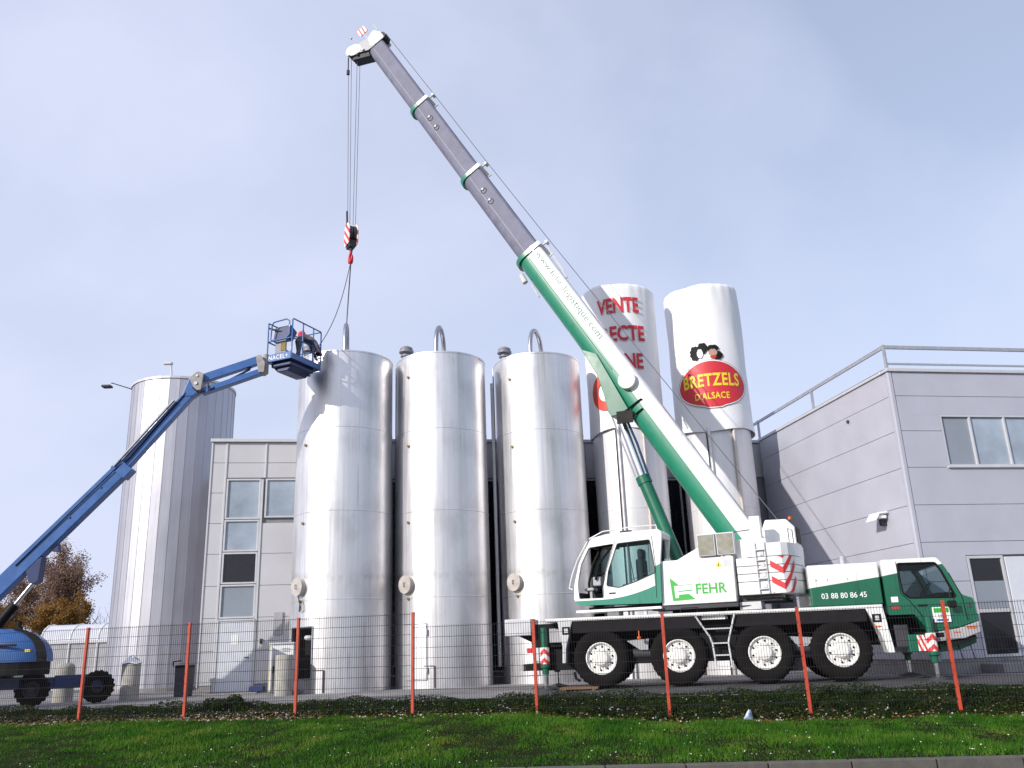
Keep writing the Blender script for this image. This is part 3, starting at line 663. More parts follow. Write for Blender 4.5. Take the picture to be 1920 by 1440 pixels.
MB().box(-.36, .30, -.2, .2, .08, 1.36).build('body', 'print_white', cb, bevel=.012); MB().box(-.38, .32, -.24, .22, 1.36, 1.41).build('lid', 'lgrey', cb, bevel=.01)
MB().box(-.38, .32, -.2, .2, 0, .08).build('base', 'plinth', cb)
dr = MB().prism([(-.36, -.21), (-.33, -.21), (-.22, -.6), (-.25, -.61)], .12, 1.3, 'z').build('door', 'lgrey', cb); MB().box(-.36, -.32, -.235, -.2, .1, 1.32).build('edge_strip', 'yellow', cb)
MB().box(-.25, -.2, -.3, -.25, .6, .78).build('handle', 'dgrey', dr)
for z in (1.16, 1.2, 1.24): MB().box(-.02, .2, -.212, -.2, z, z+.015).build('louvre', 'grey', cb)
bn = thing('waste_bin', (-10.15, 27.2, 0), 'dark bin by the left corner of the hall', 'bin')
MB().prism([(-.19, 0), (.19, 0), (.22, .82), (-.22, .82)], -.24, .24).build('body', 'dgrey', bn, bevel=.02); MB().prism([(-.235, .82), (.235, .82), (.2, .9), (-.2, .9)], -.26, .26).build('lid', 'black', bn, bevel=.02)
MB().tube([(-.24, -.3, .86), (-.24, -.34, 1.0), (.0, -.34, 1.02)], .02, 6).build('handle', 'black', bn)
tb = MB(); tb.box(-.22, .22, -.12, .12, 0, .16)
tag(tb.build('tool_box', 'liftd', loc=(-8.15, 27.9, .04), bevel=.02), 'small blue box on the ground right of the white door', 'box')
sh = thing('shelter', (-17.7, 36.6, 0), 'shelter with a curved translucent roof left of the big tank', 'shelter', R(2))
arc = [(-1.0+.0, 1.95), (-.94, 2.2), (-.75, 2.42), (-.45, 2.57), (0, 2.62), (.45, 2.57), (.75, 2.42), (.94, 2.2), (1.0, 1.95)]
rf = MB().sheet([[(x, y, z) for x in (-1.45, 1.9)] for y, z in arc]).build('roof', 'poly', sh, smooth=60)
for x in (-1.45, -.3, .8, 1.88): MB().tube([(x, y, z+.012) for y, z in arc], .03, 6).build('roof_rib', 'print_white', rf)
MB().box(-1.5, 1.95, -1.06, -.96, 1.85, 1.97).box(-1.5, 1.95, .96, 1.06, 1.85, 1.97).build('eaves_beam', 'frame', sh, bevel=.01)
for x in (-1.42, -.3, .8, 1.85):
    for y in (-1.0, 1.0): MB().box(x-.035, x+.035, y-.035, y+.035, 0, 1.86).build('post', 'frame', sh)
MB().box(-1.4, 1.85, -.99, -.97, .1, 1.85).build('side_panel', 'grey', sh); MB().box(-1.4, 1.85, .97, .99, .1, 1.85).build('side_panel', 'grey', sh)
pl = MB()
for i in range(4): pl.box(-.45, .45, -.36+i*.19, -.36+i*.19+.17, .03, .075)
for x in (-.4, .3): pl.box(x, x+.09, -.36, .38, 0, .03)
M['timber'] = paint('old_timber', (.17, .10, .06), .85, var=.35, scale=4, stretch=(1, 8, 8))
tag(pl.build('timber_mat', 'timber', loc=(1.35, 21.75, 0), rot=(0, 0, R(-9)), bevel=.006), 'brown timber mat lying on the yard by the rear wheel of the crane', 'timber mat')
b = MB(); b.sheet([[(.11*math.cos(a)*(1-q*.25), .05*math.sin(a)*(1-q*.2), .055*q+.01*math.sin(3*a+q)) for a in [i*math.pi/8 for i in range(17)]] for q in range(4)])
M['litterblue'] = paint('blue_packaging', (.18, .40, .72), .4, var=.5, scale=14, col2=(.7, .78, .85))
tag(b.build('litter', 'litterblue', loc=(4.07, 16.83, verge_z(4.07, 16.83)+.02), rot=(.2, .1, .5)), 'pale blue crumpled packet lying at the foot of the bank', 'litter')

# ------------------------------------------------------------------ trees
def tree(x, y, h, w, label, mats, nleaf=5200, leafsize=.11, bare=False, seed=1, group='autumn trees beyond the yard', name='autumn_tree'):
    rs = random.Random(seed); t = thing(name, (x, y, 0), label, 'tree' if not bare else 'shrub', group=group)
    tr = MB(); tips = []
    def limb(p, d, l, r, lev):
        pts = [p]; q = p; 
        for i in range(4):
            d = (d+Vector((rs.uniform(-.22, .22), rs.uniform(-.22, .22), rs.uniform(-.05, .16)))).normalized(); q = q+d*l/4; pts.append(q)
            if lev >= 1: tips.append(q)
        tr.tube(pts, [r*(1-.16*i) for i in range(5)], 6 if lev < 2 else 4)
        if lev < 3:
            for i in range(5 if lev < 2 else 3):
                f = rs.choice(pts[1 if lev else 2:]); a = rs.uniform(0, 2*math.pi); u = rs.uniform(.35, 1.0)
                limb(f, Vector((math.cos(a)*u*w/h*2.0, math.sin(a)*u*w/h*2.0, rs.uniform(.45, 1.0))).normalized(), l*rs.uniform(.5, .75), r*.5, lev+1)
    if bare:
        for k in range(16): a = rs.uniform(0, 6.28); limb(Vector((rs.uniform(-.8, .8), 0, 0)), Vector((math.cos(a)*.6, math.sin(a)*.6, 1)).normalized(), h*rs.uniform(.3, .55), .05, 1)
    else: limb(Vector((0, 0, 0)), Vector((0, 0, 1)), h*.55, .16*h/7, 0)
    tr.build('trunk', 'bark', t, smooth=60)
    T = np.array([tuple(q) for q in tips]); n = nleaf
    P = T[rng.integers(0, len(T), n)]+rng.normal(0, .19*h/7, (n, 3))
    raw('crown', cards(P, leafsize, 1, .75), 4, mats, t); return t
M['leaf1'] = leaf_mat('russet_leaves', [(.075, .038, .012), (.18, .095, .025), (.30, .165, .05), (.28, .19, .10)], .9)
M['leaf2'] = leaf_mat('brown_leaves', [(.12, .075, .055), (.25, .16, .12), (.38, .265, .21)], .9)
tree(-24.4, 49.0, 6.6, 2.6, 'tall pinkish-brown autumn tree nearest the big tank', 'leaf2', 22000, .045, seed=3)
tree(-24.3, 46.0, 5.3, 4.2, 'broad orange-brown autumn tree in the middle of the clump', 'leaf1', 30000, .05, seed=5)
tree(-27.6, 51.0, 6.3, 3.8, 'thin grey-brown tree behind the orange-brown one', 'leaf2', 20000, .048, seed=8)
tree(-29.4, 50.0, 6.4, 3.6, 'brown autumn tree behind the boom of the lift at the far left', 'leaf2', 20000, .05, seed=13)
tree(-25.7, 44.0, 4.0, 4.0, 'low brown bushy tree behind the blue hood of the lift', 'leaf1', 22000, .048, seed=21)
tree(-23.9, 50.0, 5.6, 3.6, 'leafless twiggy shrub between the autumn trees and the tank', 'leaf2', 200, .03, True, 34, None, 'bare_shrub')

# ------------------------------------------------------------------ mobile crane
CA = R(-11)
crane = thing('mobile_crane', (1.89, 21.7, 0), 'white and green four-axle mobile crane with its boom raised', 'crane', CA)
def cbox(name, mat, *bx, bevel=.01, parent=None):
    m_ = MB()
    for b_ in bx: m_.box(*b_)
    return m_.build(name, mat, parent or crane, bevel=bevel)
cbox('chassis', 'chassis', (-1.55, 7.6, .7, 1.8, .78, 1.45), (-.9, 6.4, .45, 2.05, 1.2, 1.5), (.6, 1.3, .3, 2.2, .55, .9), (2.35, 3.3, .2, 2.3, .55, 1.2), (4.3, 5.0, .3, 2.2, .55, .95))
cbox('deck', 'white', (-1.32, 6.52, 0, 2.5, 1.585, 1.665), bevel=.012)
cbox('mudguard', 'skirt', (-.66, 2.42, .03, .62, 1.30, 1.58), (3.12, 6.14, .03, .62, 1.30, 1.58), (-.66, 2.42, 1.88, 2.47, 1.30, 1.58), (3.12, 6.14, 1.88, 2.47, 1.30, 1.58))
for P in ([(-1.02, 1.585), (-.66, 1.585), (-.84, .95), (-.86, .62), (-.94, .62), (-.92, 1.0)], [(6.14, 1.585), (6.52, 1.585), (6.64, .60), (6.50, .60), (6.40, 1.0)]):
    o = MB().prism(P, .0, .5).build('mudguard_stay', 'white' if P[0][0] > 0 else 'lgrey', crane, bevel=.01)
    cx = (P[0][0]+P[1][0])/2+.03
    MB().box(cx-.1, cx+.09, -.012, 0, 1.28, 1.46).build('lamp_housing', 'black', o); MB().box(cx-.05, cx+.04, -.018, -.012, 1.32, 1.42).build('lamp_lens', 'lgrey', o)
MB().box(6.28, 6.42, -.012, 0, 1.17, 1.2).build('reflector', 'amber', crane)
# wheels
def tyremod(r, h, a): return r-(.018 if (r > .66 and int(a/(2*math.pi)*60+(h > .2)*.5) % 2) else 0)
ty = MB().lathe([(.36, .10), (.385, .03), (.42, .012), (.54, 0), (.60, .012), (.65, .05), (.685, .10), (.69, .2), (.685, .30), (.65, .35), (.6, .388), (.42, .39), (.37, .30)], axis='y', n=120, mod=tyremod)
wheel = ty.build('wheel', 'rubber', crane, smooth=30, loc=(0, 0, .7))
rim = MB().lathe([(.37, .12), (.372, .035), (.35, .03), (.335, .05), (.325, .085), (.29, .10), (.275, .085), (.20, .075), (.185, .06), (.175, .0), (.14, -.03), (.05, -.04), (.001, -.04)], axis='y', n=60).build('rim', 'rim', wheel, smooth=30)
bt = MB()
for k in range(10):
    a = 2*math.pi*k/10+.2; bt.cyl((.268*math.cos(a), .07, .268*math.sin(a)), (.268*math.cos(a), .095, .268*math.sin(a)), .024, n=10)
bolt = bt.build('rim_hole', 'black', wheel)
bt = MB()
for k in range(10):
    a = 2*math.pi*k/10; bt.cyl((.215*math.cos(a), .04, .215*math.sin(a)), (.215*math.cos(a), .09, .215*math.sin(a)), .014, n=6)
nut = bt.build('wheel_nut', 'rim', wheel)
first = True
for s_x in (0, 1.84, 3.80, 5.51):
    for far in (0, 1):
        if first: first = False; continue
        w_ = wheel.copy(); sc.collection.objects.link(w_); w_.parent = crane
        w_.location = (s_x, 2.5 if far else 0, .7); w_.rotation_euler = (0, 0, math.pi if far else 0)
        for ch in (rim, bolt, nut):
            c2 = ch.copy(); sc.collection.objects.link(c2); c2.parent = w_
for s_x in (0, 1.84, 3.80, 5.51): MB().cyl((s_x, .2, .7), (s_x, 2.3, .7), .11).box(s_x-.2, s_x+.2, 1.0, 1.5, .5, .9).build('axle', 'chassis', crane)
# underbody clutter
cbox('battery_box', 'dgrey', (2.45, 3.15, .25, .7, .95, 1.2)) 
for x0, x1, y_, z_ in ((.75, 1.2, .35, .78), (2.5, 3.1, .4, .72), (4.42, 4.9, .35, .78)): MB().cyl((x0, y_, z_), (x1, y_, z_), .12).build('air_tank', 'dgrey', crane, smooth=40)
for P in ([(.62, 1.08), (1.15, 1.12), (1.12, .85), (.95, .85)], [(4.35, 1.05), (4.95, 1.0), (4.8, .82), (4.6, .8)]): MB().prism(P, .2, .5).build('splash_guard', 'grey', crane)
cbox('tool_locker', 'grey', (-1.28, -.98, .3, .8, 1.1, 1.44)); cbox('tool_locker', 'dgrey', (6.72, 7.0, .1, .5, .72, 1.2))
MB().cyl((.94, .03, 1.30), (.94, .03, 1.16), .018).cyl((.94, .0, 1.17), (.94, .0, 1.12), .05, n=10).build('marker_lamp', 'amber', crane)
# ladder between axles 2 and 3
ld = MB()
for P in ([(2.30, -.02, 1.58), (2.60, -.02, 1.08), (2.64, -.02, .92), (2.68, -.02, .40)], [(3.20, -.02, 1.58), (3.05, -.02, 1.12), (3.0, -.02, .95), (3.04, -.02, .40)]): ld.tube(P, .022, 8)
for z, a, b_ in ((1.28, 2.48, 3.12), (.95, 2.63, 3.0), (.68, 2.66, 3.02), (.42, 2.68, 3.04)): ld.box(a, b_, -.04, .18, z-.015, z+.015)
ld.build('ladder', 'lgrey', crane)
MB().tube([(2.35, .05, 1.66), (2.38, .05, 1.78), (2.0, .05, 1.78), (1.95, .05, 1.66)], .015, 6).tube([(3.05, .05, 1.66), (3.08, .05, 1.77), (3.62, .05, 1.77), (3.66, .05, 1.66)], .015, 6).build('grab_rail', 'black', crane)
# rear: box, step, lights
cbox('rear_box', 'lgrey', (-2.38, -1.72, .2, 1.2, 1.30, 1.70), bevel=.02); cbox('rear_frame', 'chassis', (-1.75, -1.0, .4, 2.1, 1.0, 1.56))
MB().prism([(-2.1, 1.30), (-1.2, 1.30), (-1.2, .95), (-1.6, 1.05)], .5, 2.0).build('rear_frame', 'chassis', crane)
cbox('rear_lamp', 'red', (-1.86, -1.70, .3, .5, .88, 1.0)); cbox('rear_step', 'chassis', (-1.98, -1.3, .35, 2.1, .46, .62)); cbox('step_plate', 'grey', (-2.1, -1.9, .35, 1.0, .48, .60))
MB().box(-1.5, -.4, .5, 1.9, .45, .95).build('rear_frame', 'chassis', crane)
MB().tube([(-.75, .4, .55), (-.6, .35, .38), (-.35, .3, .30), (-.2, .3, .42), (-.3, .3, .48)], .03, 6).tube([(-.7, .35, .40), (-.68, .35, .25), (-.58, .3, .2)], .035, 6).build('hydraulic_hose', 'black', crane)
# outriggers
chev = stripes('red_white_chevron', 1.0, 1.0, .22, mirror=0)
def outrigger(x, t_, zt, label_beam=False):
    o = MB().cyl((0, 0, 1.0), (0, 0, zt), .09, n=20).box(-.02, .02, -.11, -.08, 1.05, zt).build('outrigger_jack', 'green', crane, smooth=40, loc=(x, t_, 0))
    MB().cyl((0, 0, .60), (0, 0, 1.0), .112, n=24).build('striped_sleeve', chev, o, smooth=40)
    MB().lathe([(.1, .60), (.12, .58), (.12, .53), (.085, .50), (.085, .38), (.06, .37)], n=20).build('collar', 'green', o, smooth=40)
    MB().cyl((0, 0, .05), (0, 0, .4), .05, n=16).build('rod', 'chrome', o, smooth=40); MB().lathe([(.05, .09), (.2, .05), (.26, .04), (.26, .0), (.001, 0)], n=24).build('foot_plate', 'dgrey', o, smooth=40)
outrigger(-1.42, .35, 1.47); outrigger(7.42, -.08, 1.35); outrigger(-1.42, 2.2, 1.47); outrigger(7.42, 2.55, 1.35)
cbox('outrigger_beam', 'green', (6.95, 7.34, -.04, 2.5, .60, .98), bevel=.015)
ob = MB().box(7.13, 7.33, -.05, -.041, .62, .96).build('warning_plate', stripes('red_white_stripe', 1.0, .35, .10), crane)
# engine cover
eng = livery('engine_cover_paint', lambda N, L, x, z: math_(N, L, 'GREATER_THAN', z, math_(N, L, 'ADD', math_(N, L, 'MULTIPLY', x, .118), 1.51)))
ec = MB().box(4.98, 6.56, .03, 2.47, 1.668, 2.62).build('engine_cover', eng, crane, bevel=.035)
text('03 88 80 86 45', lambda u, v: (5.72+u, .026, 1.905+v), 'lettering', 'print_white', ec, 1.0, .125, .006)
MB().cyl((6.05, 1.6, 2.6), (6.05, 1.6, 2.92), .09).build('exhaust', 'galv', crane)
for x in (5.15, 5.4, 5.85): MB().cyl((x, .02, 2.27), (x, .032, 2.27), .012).build('screw', 'dgrey', ec)
# carrier cab
cab = livery('carrier_cab_paint', lambda N, L, x, z: math_(N, L, 'GREATER_THAN', z, math_(N, L, 'ADD', math_(N, L, 'MULTIPLY', x, .16), 1.235)))
prof = rounded([(6.62, 1.42), (7.18, 1.42), (7.40, 1.08), (7.62, 1.04), (8.05, 1.10), (8.50, 1.24), (8.47, 1.72), (8.25, 1.80), (8.0, 2.42), (7.84, 2.66), (6.62, 2.66)], .05, 3)
cc = MB().prism(prof, .03, 2.47).build('cutter_body', cab, crane)
inner = MB().prism([(6.72, 1.62), (8.2, 1.62), (8.12, 1.80), (7.92, 2.36), (7.80, 2.56), (6.72, 2.56)], .09, 2.41).build('c1', 'cabin', crane)
wpoly = rounded([(6.98, 2.56), (7.80, 2.54), (7.90, 2.36), (8.12, 1.76), (7.13, 1.78), (7.0, 1.9)], .05, 4)
win = MB().prism(wpoly, -.5, 3.0).build('c2', cab, crane)
fr = MB().prism([(7.9, 1.86), (8.6, 1.86), (8.3, 2.5), (7.7, 2.5)], .22, 2.28).build('c3', cab, crane)
boolean(cc, [inner, win, fr]); cc.name = 'carrier_cab'; cc.data.name = 'carrier_cab'
for pn in (cc.data,): pn.set_sharp_from_angle(angle=R(30))
for y_ in (.055, 2.437): MB().prism(wpoly, y_, y_+.008).build('side_window', 'glass_dark', cc)
MB().poly([(8.21, .22, 1.86), (8.21, 2.28, 1.86), (8.0, 2.28, 2.42), (8.0, .22, 2.42)]).build('windscreen', 'glass', cc)
MB().tube([(q[0], .035, q[1]) for q in wpoly+[wpoly[0]]], .022, 6).build('window_seal', 'black', cc)
cbox('seat', 'lgrey', (6.8, 7.0, .5, 1.0, 1.65, 2.4), (6.85, 7.25, .5, 1.0, 1.63, 1.85), parent=cc, bevel=.05); cbox('dashboard', 'black', (7.75, 8.12, .2, 2.3, 1.63, 1.88), parent=cc, bevel=.04)
MB().lathe([(.19, -.015), (.205, 0), (.19, .015), (.175, 0), (.19, -.015)], n=24).build('steering_wheel', 'black', cc, loc=(7.66, .72, 1.98), rot=(0, R(-50), 0))
# door seams, handle, mirror, marks
MB().tube([(6.96, .027, 2.6), (6.96, .027, 1.88), (7.12, .027, 1.72), (7.5, .027, 1.12)], .009, 4).tube([(8.05, .027, 2.3), (8.24, .027, 1.78), (8.28, .027, 1.24)], .009, 4).build('door_seam', 'black', cc)
cbox('door_handle', 'black', (7.28, 7.48, .005, .03, 1.585, 1.625), parent=cc, bevel=.008)
mi = MB().tube([(8.02, .03, 1.95), (7.95, -.1, 1.86), (7.95, -.14, 1.72)], .014, 6).build('mirror_arm', 'black', cc); MB().box(7.86, 8.05, -.2, -.13, 1.52, 1.68).build('mirror', 'black', mi, bevel=.03)
cbox('sticker', 'print_white', (6.73, 6.88, .024, .029, 1.70, 1.82), parent=cc, bevel=0); cbox('sticker', 'red', (6.72, 6.89, .024, .029, 1.555, 1.60), parent=cc, bevel=0)
sp = cbox('sign_plate', 'print_white', (7.56, 7.92, -.02, .026, 1.22, 1.55), parent=cc, bevel=.004); cbox('plate_band', 'logo', (7.58, 7.90, -.024, -.02, 1.43, 1.53), parent=sp, bevel=0); cbox('plate_frame', 'lift', (7.62, 7.86, -.024, -.02, 1.245, 1.29), parent=sp, bevel=0); cbox('plate_mark', 'lgrey', (7.66, 7.84, -.024, -.02, 1.32, 1.40), parent=sp, bevel=0)
cbox('corner_lamp', 'dgrey', (8.33, 8.40, .02, .05, 1.5, 1.62), parent=cc, bevel=.01)
bp = MB().prism([(7.5, 1.02), (7.62, 1.02), (8.05, 1.08), (8.52, 1.22), (8.50, .98), (8.15, .86), (7.5, .80)], .02, 2.48).build('bumper', 'grey', crane, bevel=.02)
cbox('indicator', 'amber', (7.93, 8.08, .012, .02, .98, 1.01), (8.22, 8.42, .012, .02, 1.06, 1.12), parent=bp, bevel=.003); cbox('bumper_slot', 'black', (7.52, 7.72, .01, .02, .9, 1.0), parent=bp, bevel=0)
MB().prism([(7.66, .78), (8.45, .92), (8.46, .76), (8.1, .62), (7.66, .58)], .3, 2.2).build('under_guard', 'green', crane, bevel=.02); MB().prism([(7.6, .80), (8.4, .93), (8.42, .84), (7.9, .72)], .1, .29).build('under_guard', 'black', crane)
for x in (8.05, 8.3): MB().tube([(x, .3, .72), (x+.06, .3, .40)], .012, 5).build('bracket', 'black', crane)

# ---- superstructure frame: origin on the slewing axis, x to the rear, y away from the camera
SF = dict(loc=(2.70, 1.27, 0), rot=(0, 0, R(-23.74)-CA))
def sbuild(mb, name, mat, parent=None, **k):
    if parent: return mb.build(name, mat, parent, **k)
    return mb.build(name, mat, crane, loc=SF['loc'], rot=SF['rot'], **k)
sbuild(MB().lathe([(.95, 1.66), (.95, 1.82), (.8, 1.83), (.8, 1.86), (.001, 1.86)], n=48), 'slewing_ring', 'black', smooth=40)
sbuild(MB().box(-2.9, 1.9, -.95, .95, 1.86, 1.93).box(-1.2, .9, -1.15, -.3, 1.76, 1.86), 'turntable', 'dgrey', bevel=.01)
sbuild(MB().box(-3.12, -.92, -1.3, -.3, 1.80, 1.86), 'cab_platform', 'white', bevel=.01)
for bx in ((-2.4, -2.1, -1.0, -.6, 1.668, 1.80), (-1.4, -1.32, -1.2, -1.1, 1.68, 1.8), (.9, 1.4, -1.0, -.4, 1.68, 1.858)): sbuild(MB().box(*bx), 'support_block', 'lgrey', bevel=.008)
# left housing
hs = sbuild(MB().prism([(-.92, 1.87), (.88, 1.87), (.90, 2.93), (-.94, 2.93)], -1.2, -.5).prism([(-.5, 2.93), (-.2, 3.08), (.1, 3.22), (.45, 3.22), (.45, 2.93)], -1.1, -.55), 'machine_housing', 'white', bevel=.02)
MB().box(.045, .055, -1.203, -1.19, 1.9, 2.9).build('panel_gap', 'grey', hs)
text('FEHR', lambda u, v: (.31+u, -1.206, 2.215+v), 'lettering', 'logo', hs, .74, .24, .018)
e = MB()
LX = lambda px: -.92+(px-88)/(925-88)*1.80; LZ = lambda py, px: 2.93-(py-(562-(px-88)*.055))/480*1.05
def lp(P): e.poly([(LX(px), -1.206, LZ(py, px)) for px, py in P])
lp([(200, 745), (300, 828), (240, 832), (246, 965), (287, 963), (290, 930), (405, 918), (475, 975), (218, 998)])
for q in (((300, 828), (440, 816), 5), ((440, 816), (442, 882), 4), ((285, 893), (445, 878), 9), ((380, 886), (445, 880), 4)):
    (x0, y0), (x1, y1), w_ = q
    if abs(x1-x0) > 20: lp([(x0, y0-w_/2), (x1, y1-w_/2), (x1, y1+w_/2), (x0, y0+w_/2)])
    else: lp([(x0-w_/2, y0), (x0+w_/2, y0), (x1+w_/2, y1), (x1-w_/2, y1)])
e.build('emblem', 'logo', hs)
wt = MB().poly([(.46, -1.206, 2.70), (.62, -1.206, 2.70), (.54, -1.206, 2.85)]).build('warning_sign', 'yellow', hs); MB().poly([(.525, -1.209, 2.72), (.555, -1.209, 2.72), (.54, -1.209, 2.80)]).build('warning_mark', 'black', wt)
MB().box(.66, .86, -1.204, -1.2, 2.69, 2.86).build('warning_sign', 'lgrey', hs)
# lamp / cooler grilles
for x0 in (.08, .54):
    gl = sbuild(MB().box(x0, x0+.43, -1.24, -1.0, 2.97, 3.50), 'floodlight', 'lgrey', bevel=.015)
    gm, Ng, Lg, bg_ = newmat('amber_lens'); r_ = ramp(Ng, Lg, noise(Ng, Lg, 5).outputs[0], [(.35, (.66, .62, .44)), (.65, (.82, .80, .70))]); Lg.new(r_.outputs[0], bg_.inputs['Base Color']); bg_.inputs['Roughness'].default_value = .3
    MB().box(x0+.03, x0+.40, -1.246, -1.24, 3.0, 3.47).build('lens', gm, gl)
    q = MB()
    for i in range(15): q.box(x0+.03+i*.0257, x0+.037+i*.0257, -1.256, -1.25, 3.0, 3.47)
    for i in range(18): q.box(x0+.03, x0+.40, -1.250, -1.247, 3.0+i*.027, 3.005+i*.027)
    q.build('wire_guard', 'dgrey', gl, fix=False)
# boom cheek plates and rear frame
sbuild(MB().prism([(-.3, 1.93), (1.9, 1.93), (1.75, 3.3), (1.3, 3.55), (1.0, 3.3)], -.5, -.42).prism([(-.3, 1.93), (1.9, 1.93), (1.75, 3.3), (1.3, 3.55), (1.0, 3.3)], .42, .5).box(.95, 1.5, -1.0, -.5, 2.0, 3.32), 'boom_cheek', 'white', bevel=.015)
sbuild(MB().cyl((1.4, -.55, 3.2), (1.4, .55, 3.2), .12, n=20), 'boom_pivot', 'lgrey', smooth=40)
# counterweight: six slabs with chamfered, bowed rear
def cwplan(o=0): return [(.96, -1.2), (2.02-o, -1.2), (2.16, -1.06), (2.28, -.75), (2.36, -.3), (2.38, 0), (2.36, .3), (2.28, .75), (2.16, 1.06), (2.02, 1.2), (.96, 1.2)]
cw = None
for i, (z0, z1) in enumerate(((2.0, 2.3), (2.3, 2.48), (2.48, 2.66), (2.66, 2.86), (2.86, 3.18))):
    pl = cwplan(); pl = pl if i < 4 else [(1.2, -1.2), (2.02, -1.2), (2.16, -1.06), (2.28, -.75), (2.34, -.3), (2.34, .6), (1.2, .9)]
    o = sbuild(MB().prism(pl, z0+.006, z1-.006, 'z'), 'counterweight_slab', 'white', bevel=.012)
    if i == 0: cw = o
cs = MB()
def cwx(u): # point along near face then round the corner
    P = [Vector((1.74, -1.206)), Vector((2.022, -1.206)), Vector((2.166, -1.066)), Vector((2.288, -.755)), Vector((2.366, -.3))]
    for a, b_ in zip(P[:-1], P[1:]):
        l = (b_-a).length
        if u <= l: return a+(b_-a)*(u/l)
        u -= l
    return P[-1]
def chv(z):
    apex = .282
    for side in (0, 1):
        for j in range(6):
            if side == 0: a, b_ = apex*j/6, apex*(j+1)/6; ha, hb = (apex-a)*.62, (apex-b_)*.62
            else: a, b_ = apex+.42*j/6, apex+.42*(j+1)/6; ha, hb = (a-apex)*1.25, (b_-apex)*1.25
            pa, pb = cwx(a), cwx(b_); za, zb = z+ha, z+hb; h = .15
            lo, hi = 2.02, 2.855
            c = lambda v: max(lo, min(hi, v))
            if c(za+h)-c(za) > .001 or c(zb+h)-c(zb) > .001: cs.poly([(pa.x, pa.y, c(za)), (pb.x, pb.y, c(zb)), (pb.x, pb.y, c(zb+h)), (pa.x, pa.y, c(za+h))])
for z in (1.72, 2.08, 2.44, 2.80): chv(z)
cs.build('chevron_marking', 'red', cw)
lad = MB()
for x in (1.44, 1.66): lad.tube([(x, -1.24, 2.02), (x, -1.24, 3.2)], .014, 6)
for z in (2.12, 2.36, 2.58, 2.78, 3.02): lad.box(1.45, 1.65, -1.27, -1.20, z-.012, z+.012)
sbuild(lad, 'ladder', 'lgrey'); 
for z in (2.2, 2.45, 2.68, 2.95): sbuild(MB().box(1.52, 1.62, -1.222, -1.2, z-.06, z+.03), 'grab_recess', 'lgrey', bevel=.01)
# winch housing on the rear
wh = sbuild(MB().prism([(1.25, 3.18), (2.30, 3.18), (2.30, 3.60), (2.12, 3.80), (1.62, 3.82), (1.5, 3.55), (1.25, 3.4)], -.35, .75), 'winch_housing', 'white', bevel=.03)
MB().box(2.305, 2.32, -.2, .6, 3.24, 3.62).build('rear_window', 'black', wh); MB().cyl((2.2, -.2, 3.8), (2.2, -.2, 3.87), .04).build('beacon', 'amber', wh)
sbuild(MB().box(1.35, 1.60, -1.1, -.85, 3.18, 3.84).box(1.2, 1.7, -1.15, -.6, 3.18, 3.30), 'exhaust_stack', 'white', bevel=.015)
sbuild(MB().tube([(.95, -.95, 3.32), (.95, -.95, 3.52), (1.32, -.95, 3.54)], .015, 6).tube([(2.2, -.9, 3.18), (2.2, -.9, 3.5), (2.25, -.5, 3.5), (2.25, -.5, 3.2)], .012, 6), 'hand_rail', 'dgrey')
# crane cab
def cabpaint(N, L, x, z):
    d = math_(N, L, 'MAXIMUM', math_(N, L, 'ADD', x, 2.45), 0)
    edge = math_(N, L, 'ADD', math_(N, L, 'MULTIPLY', math_(N, L, 'POWER', d, 2), .13), 2.09)
    step = math_(N, L, 'MULTIPLY', math_(N, L, 'GREATER_THAN', x, -1.03), .45)
    return math_(N, L, 'GREATER_THAN', z, math_(N, L, 'ADD', edge, step))
cp = livery('crane_cab_paint', cabpaint, (.014, .205, .135))
prof = rounded([(-.90, 1.93), (-3.02, 1.98), (-3.16, 2.12), (-3.13, 2.5), (-2.98, 3.0), (-2.72, 3.48), (-2.60, 3.63), (-2.2, 3.70), (-.84, 3.72), (-.76, 3.62), (-.86, 2.9)], .07, 4)
sb = sbuild(MB().prism(prof, -1.30, -.42), 'crane_cab', cp)
ci = sbuild(MB().prism([(-.98, 2.06), (-3.04, 2.06), (-3.06, 2.5), (-2.91, 3.0), (-2.66, 3.45), (-2.56, 3.55), (-.90, 3.60), (-.95, 2.9)], -1.25, -.47), 'c1', 'cabin')
op1 = rounded([(-3.02, 2.14), (-3.04, 2.5), (-2.92, 3.0), (-2.68, 3.40), (-2.02, 3.45), (-2.28, 2.75), (-2.36, 2.42), (-2.37, 2.13)], .04, 4)
op2 = rounded([(-1.92, 3.44), (-1.08, 3.47), (-1.03, 3.0), (-1.0, 2.66), (-1.5, 2.48), (-1.95, 2.36), (-2.27, 2.42), (-2.20, 2.78)], .05, 4)
c1 = sbuild(MB().prism(op1, -1.7, -1.0), 'c2', cp); c2 = sbuild(MB().prism(op2, -1.7, -1.0), 'c3', cp)
c5 = sbuild(MB().prism([(-3.03, 2.3), (-2.9, 3.0), (-2.64, 3.42), (-1.1, 3.46), (-1.05, 2.5), (-2.0, 2.38)], -.9, 0), 'c6', 'cabin')
c3 = sbuild(MB().box(-1.2, -.3, -1.2, -.52, 2.75, 3.5), 'c4', cp); c4 = sbuild(MB().prism([(-3.4, 2.3), (-2.5, 2.3), (-2.5, 3.42), (-3.4, 3.42)], -1.2, -.40), 'c5', 'cabin')
boolean(sb, [ci, c1, c2, c3, c4, c5]); sb.data.set_sharp_from_angle(angle=R(30))
dw = MB().prism(op2, -1.285, -1.278).build('door_window', 'glass', sb)
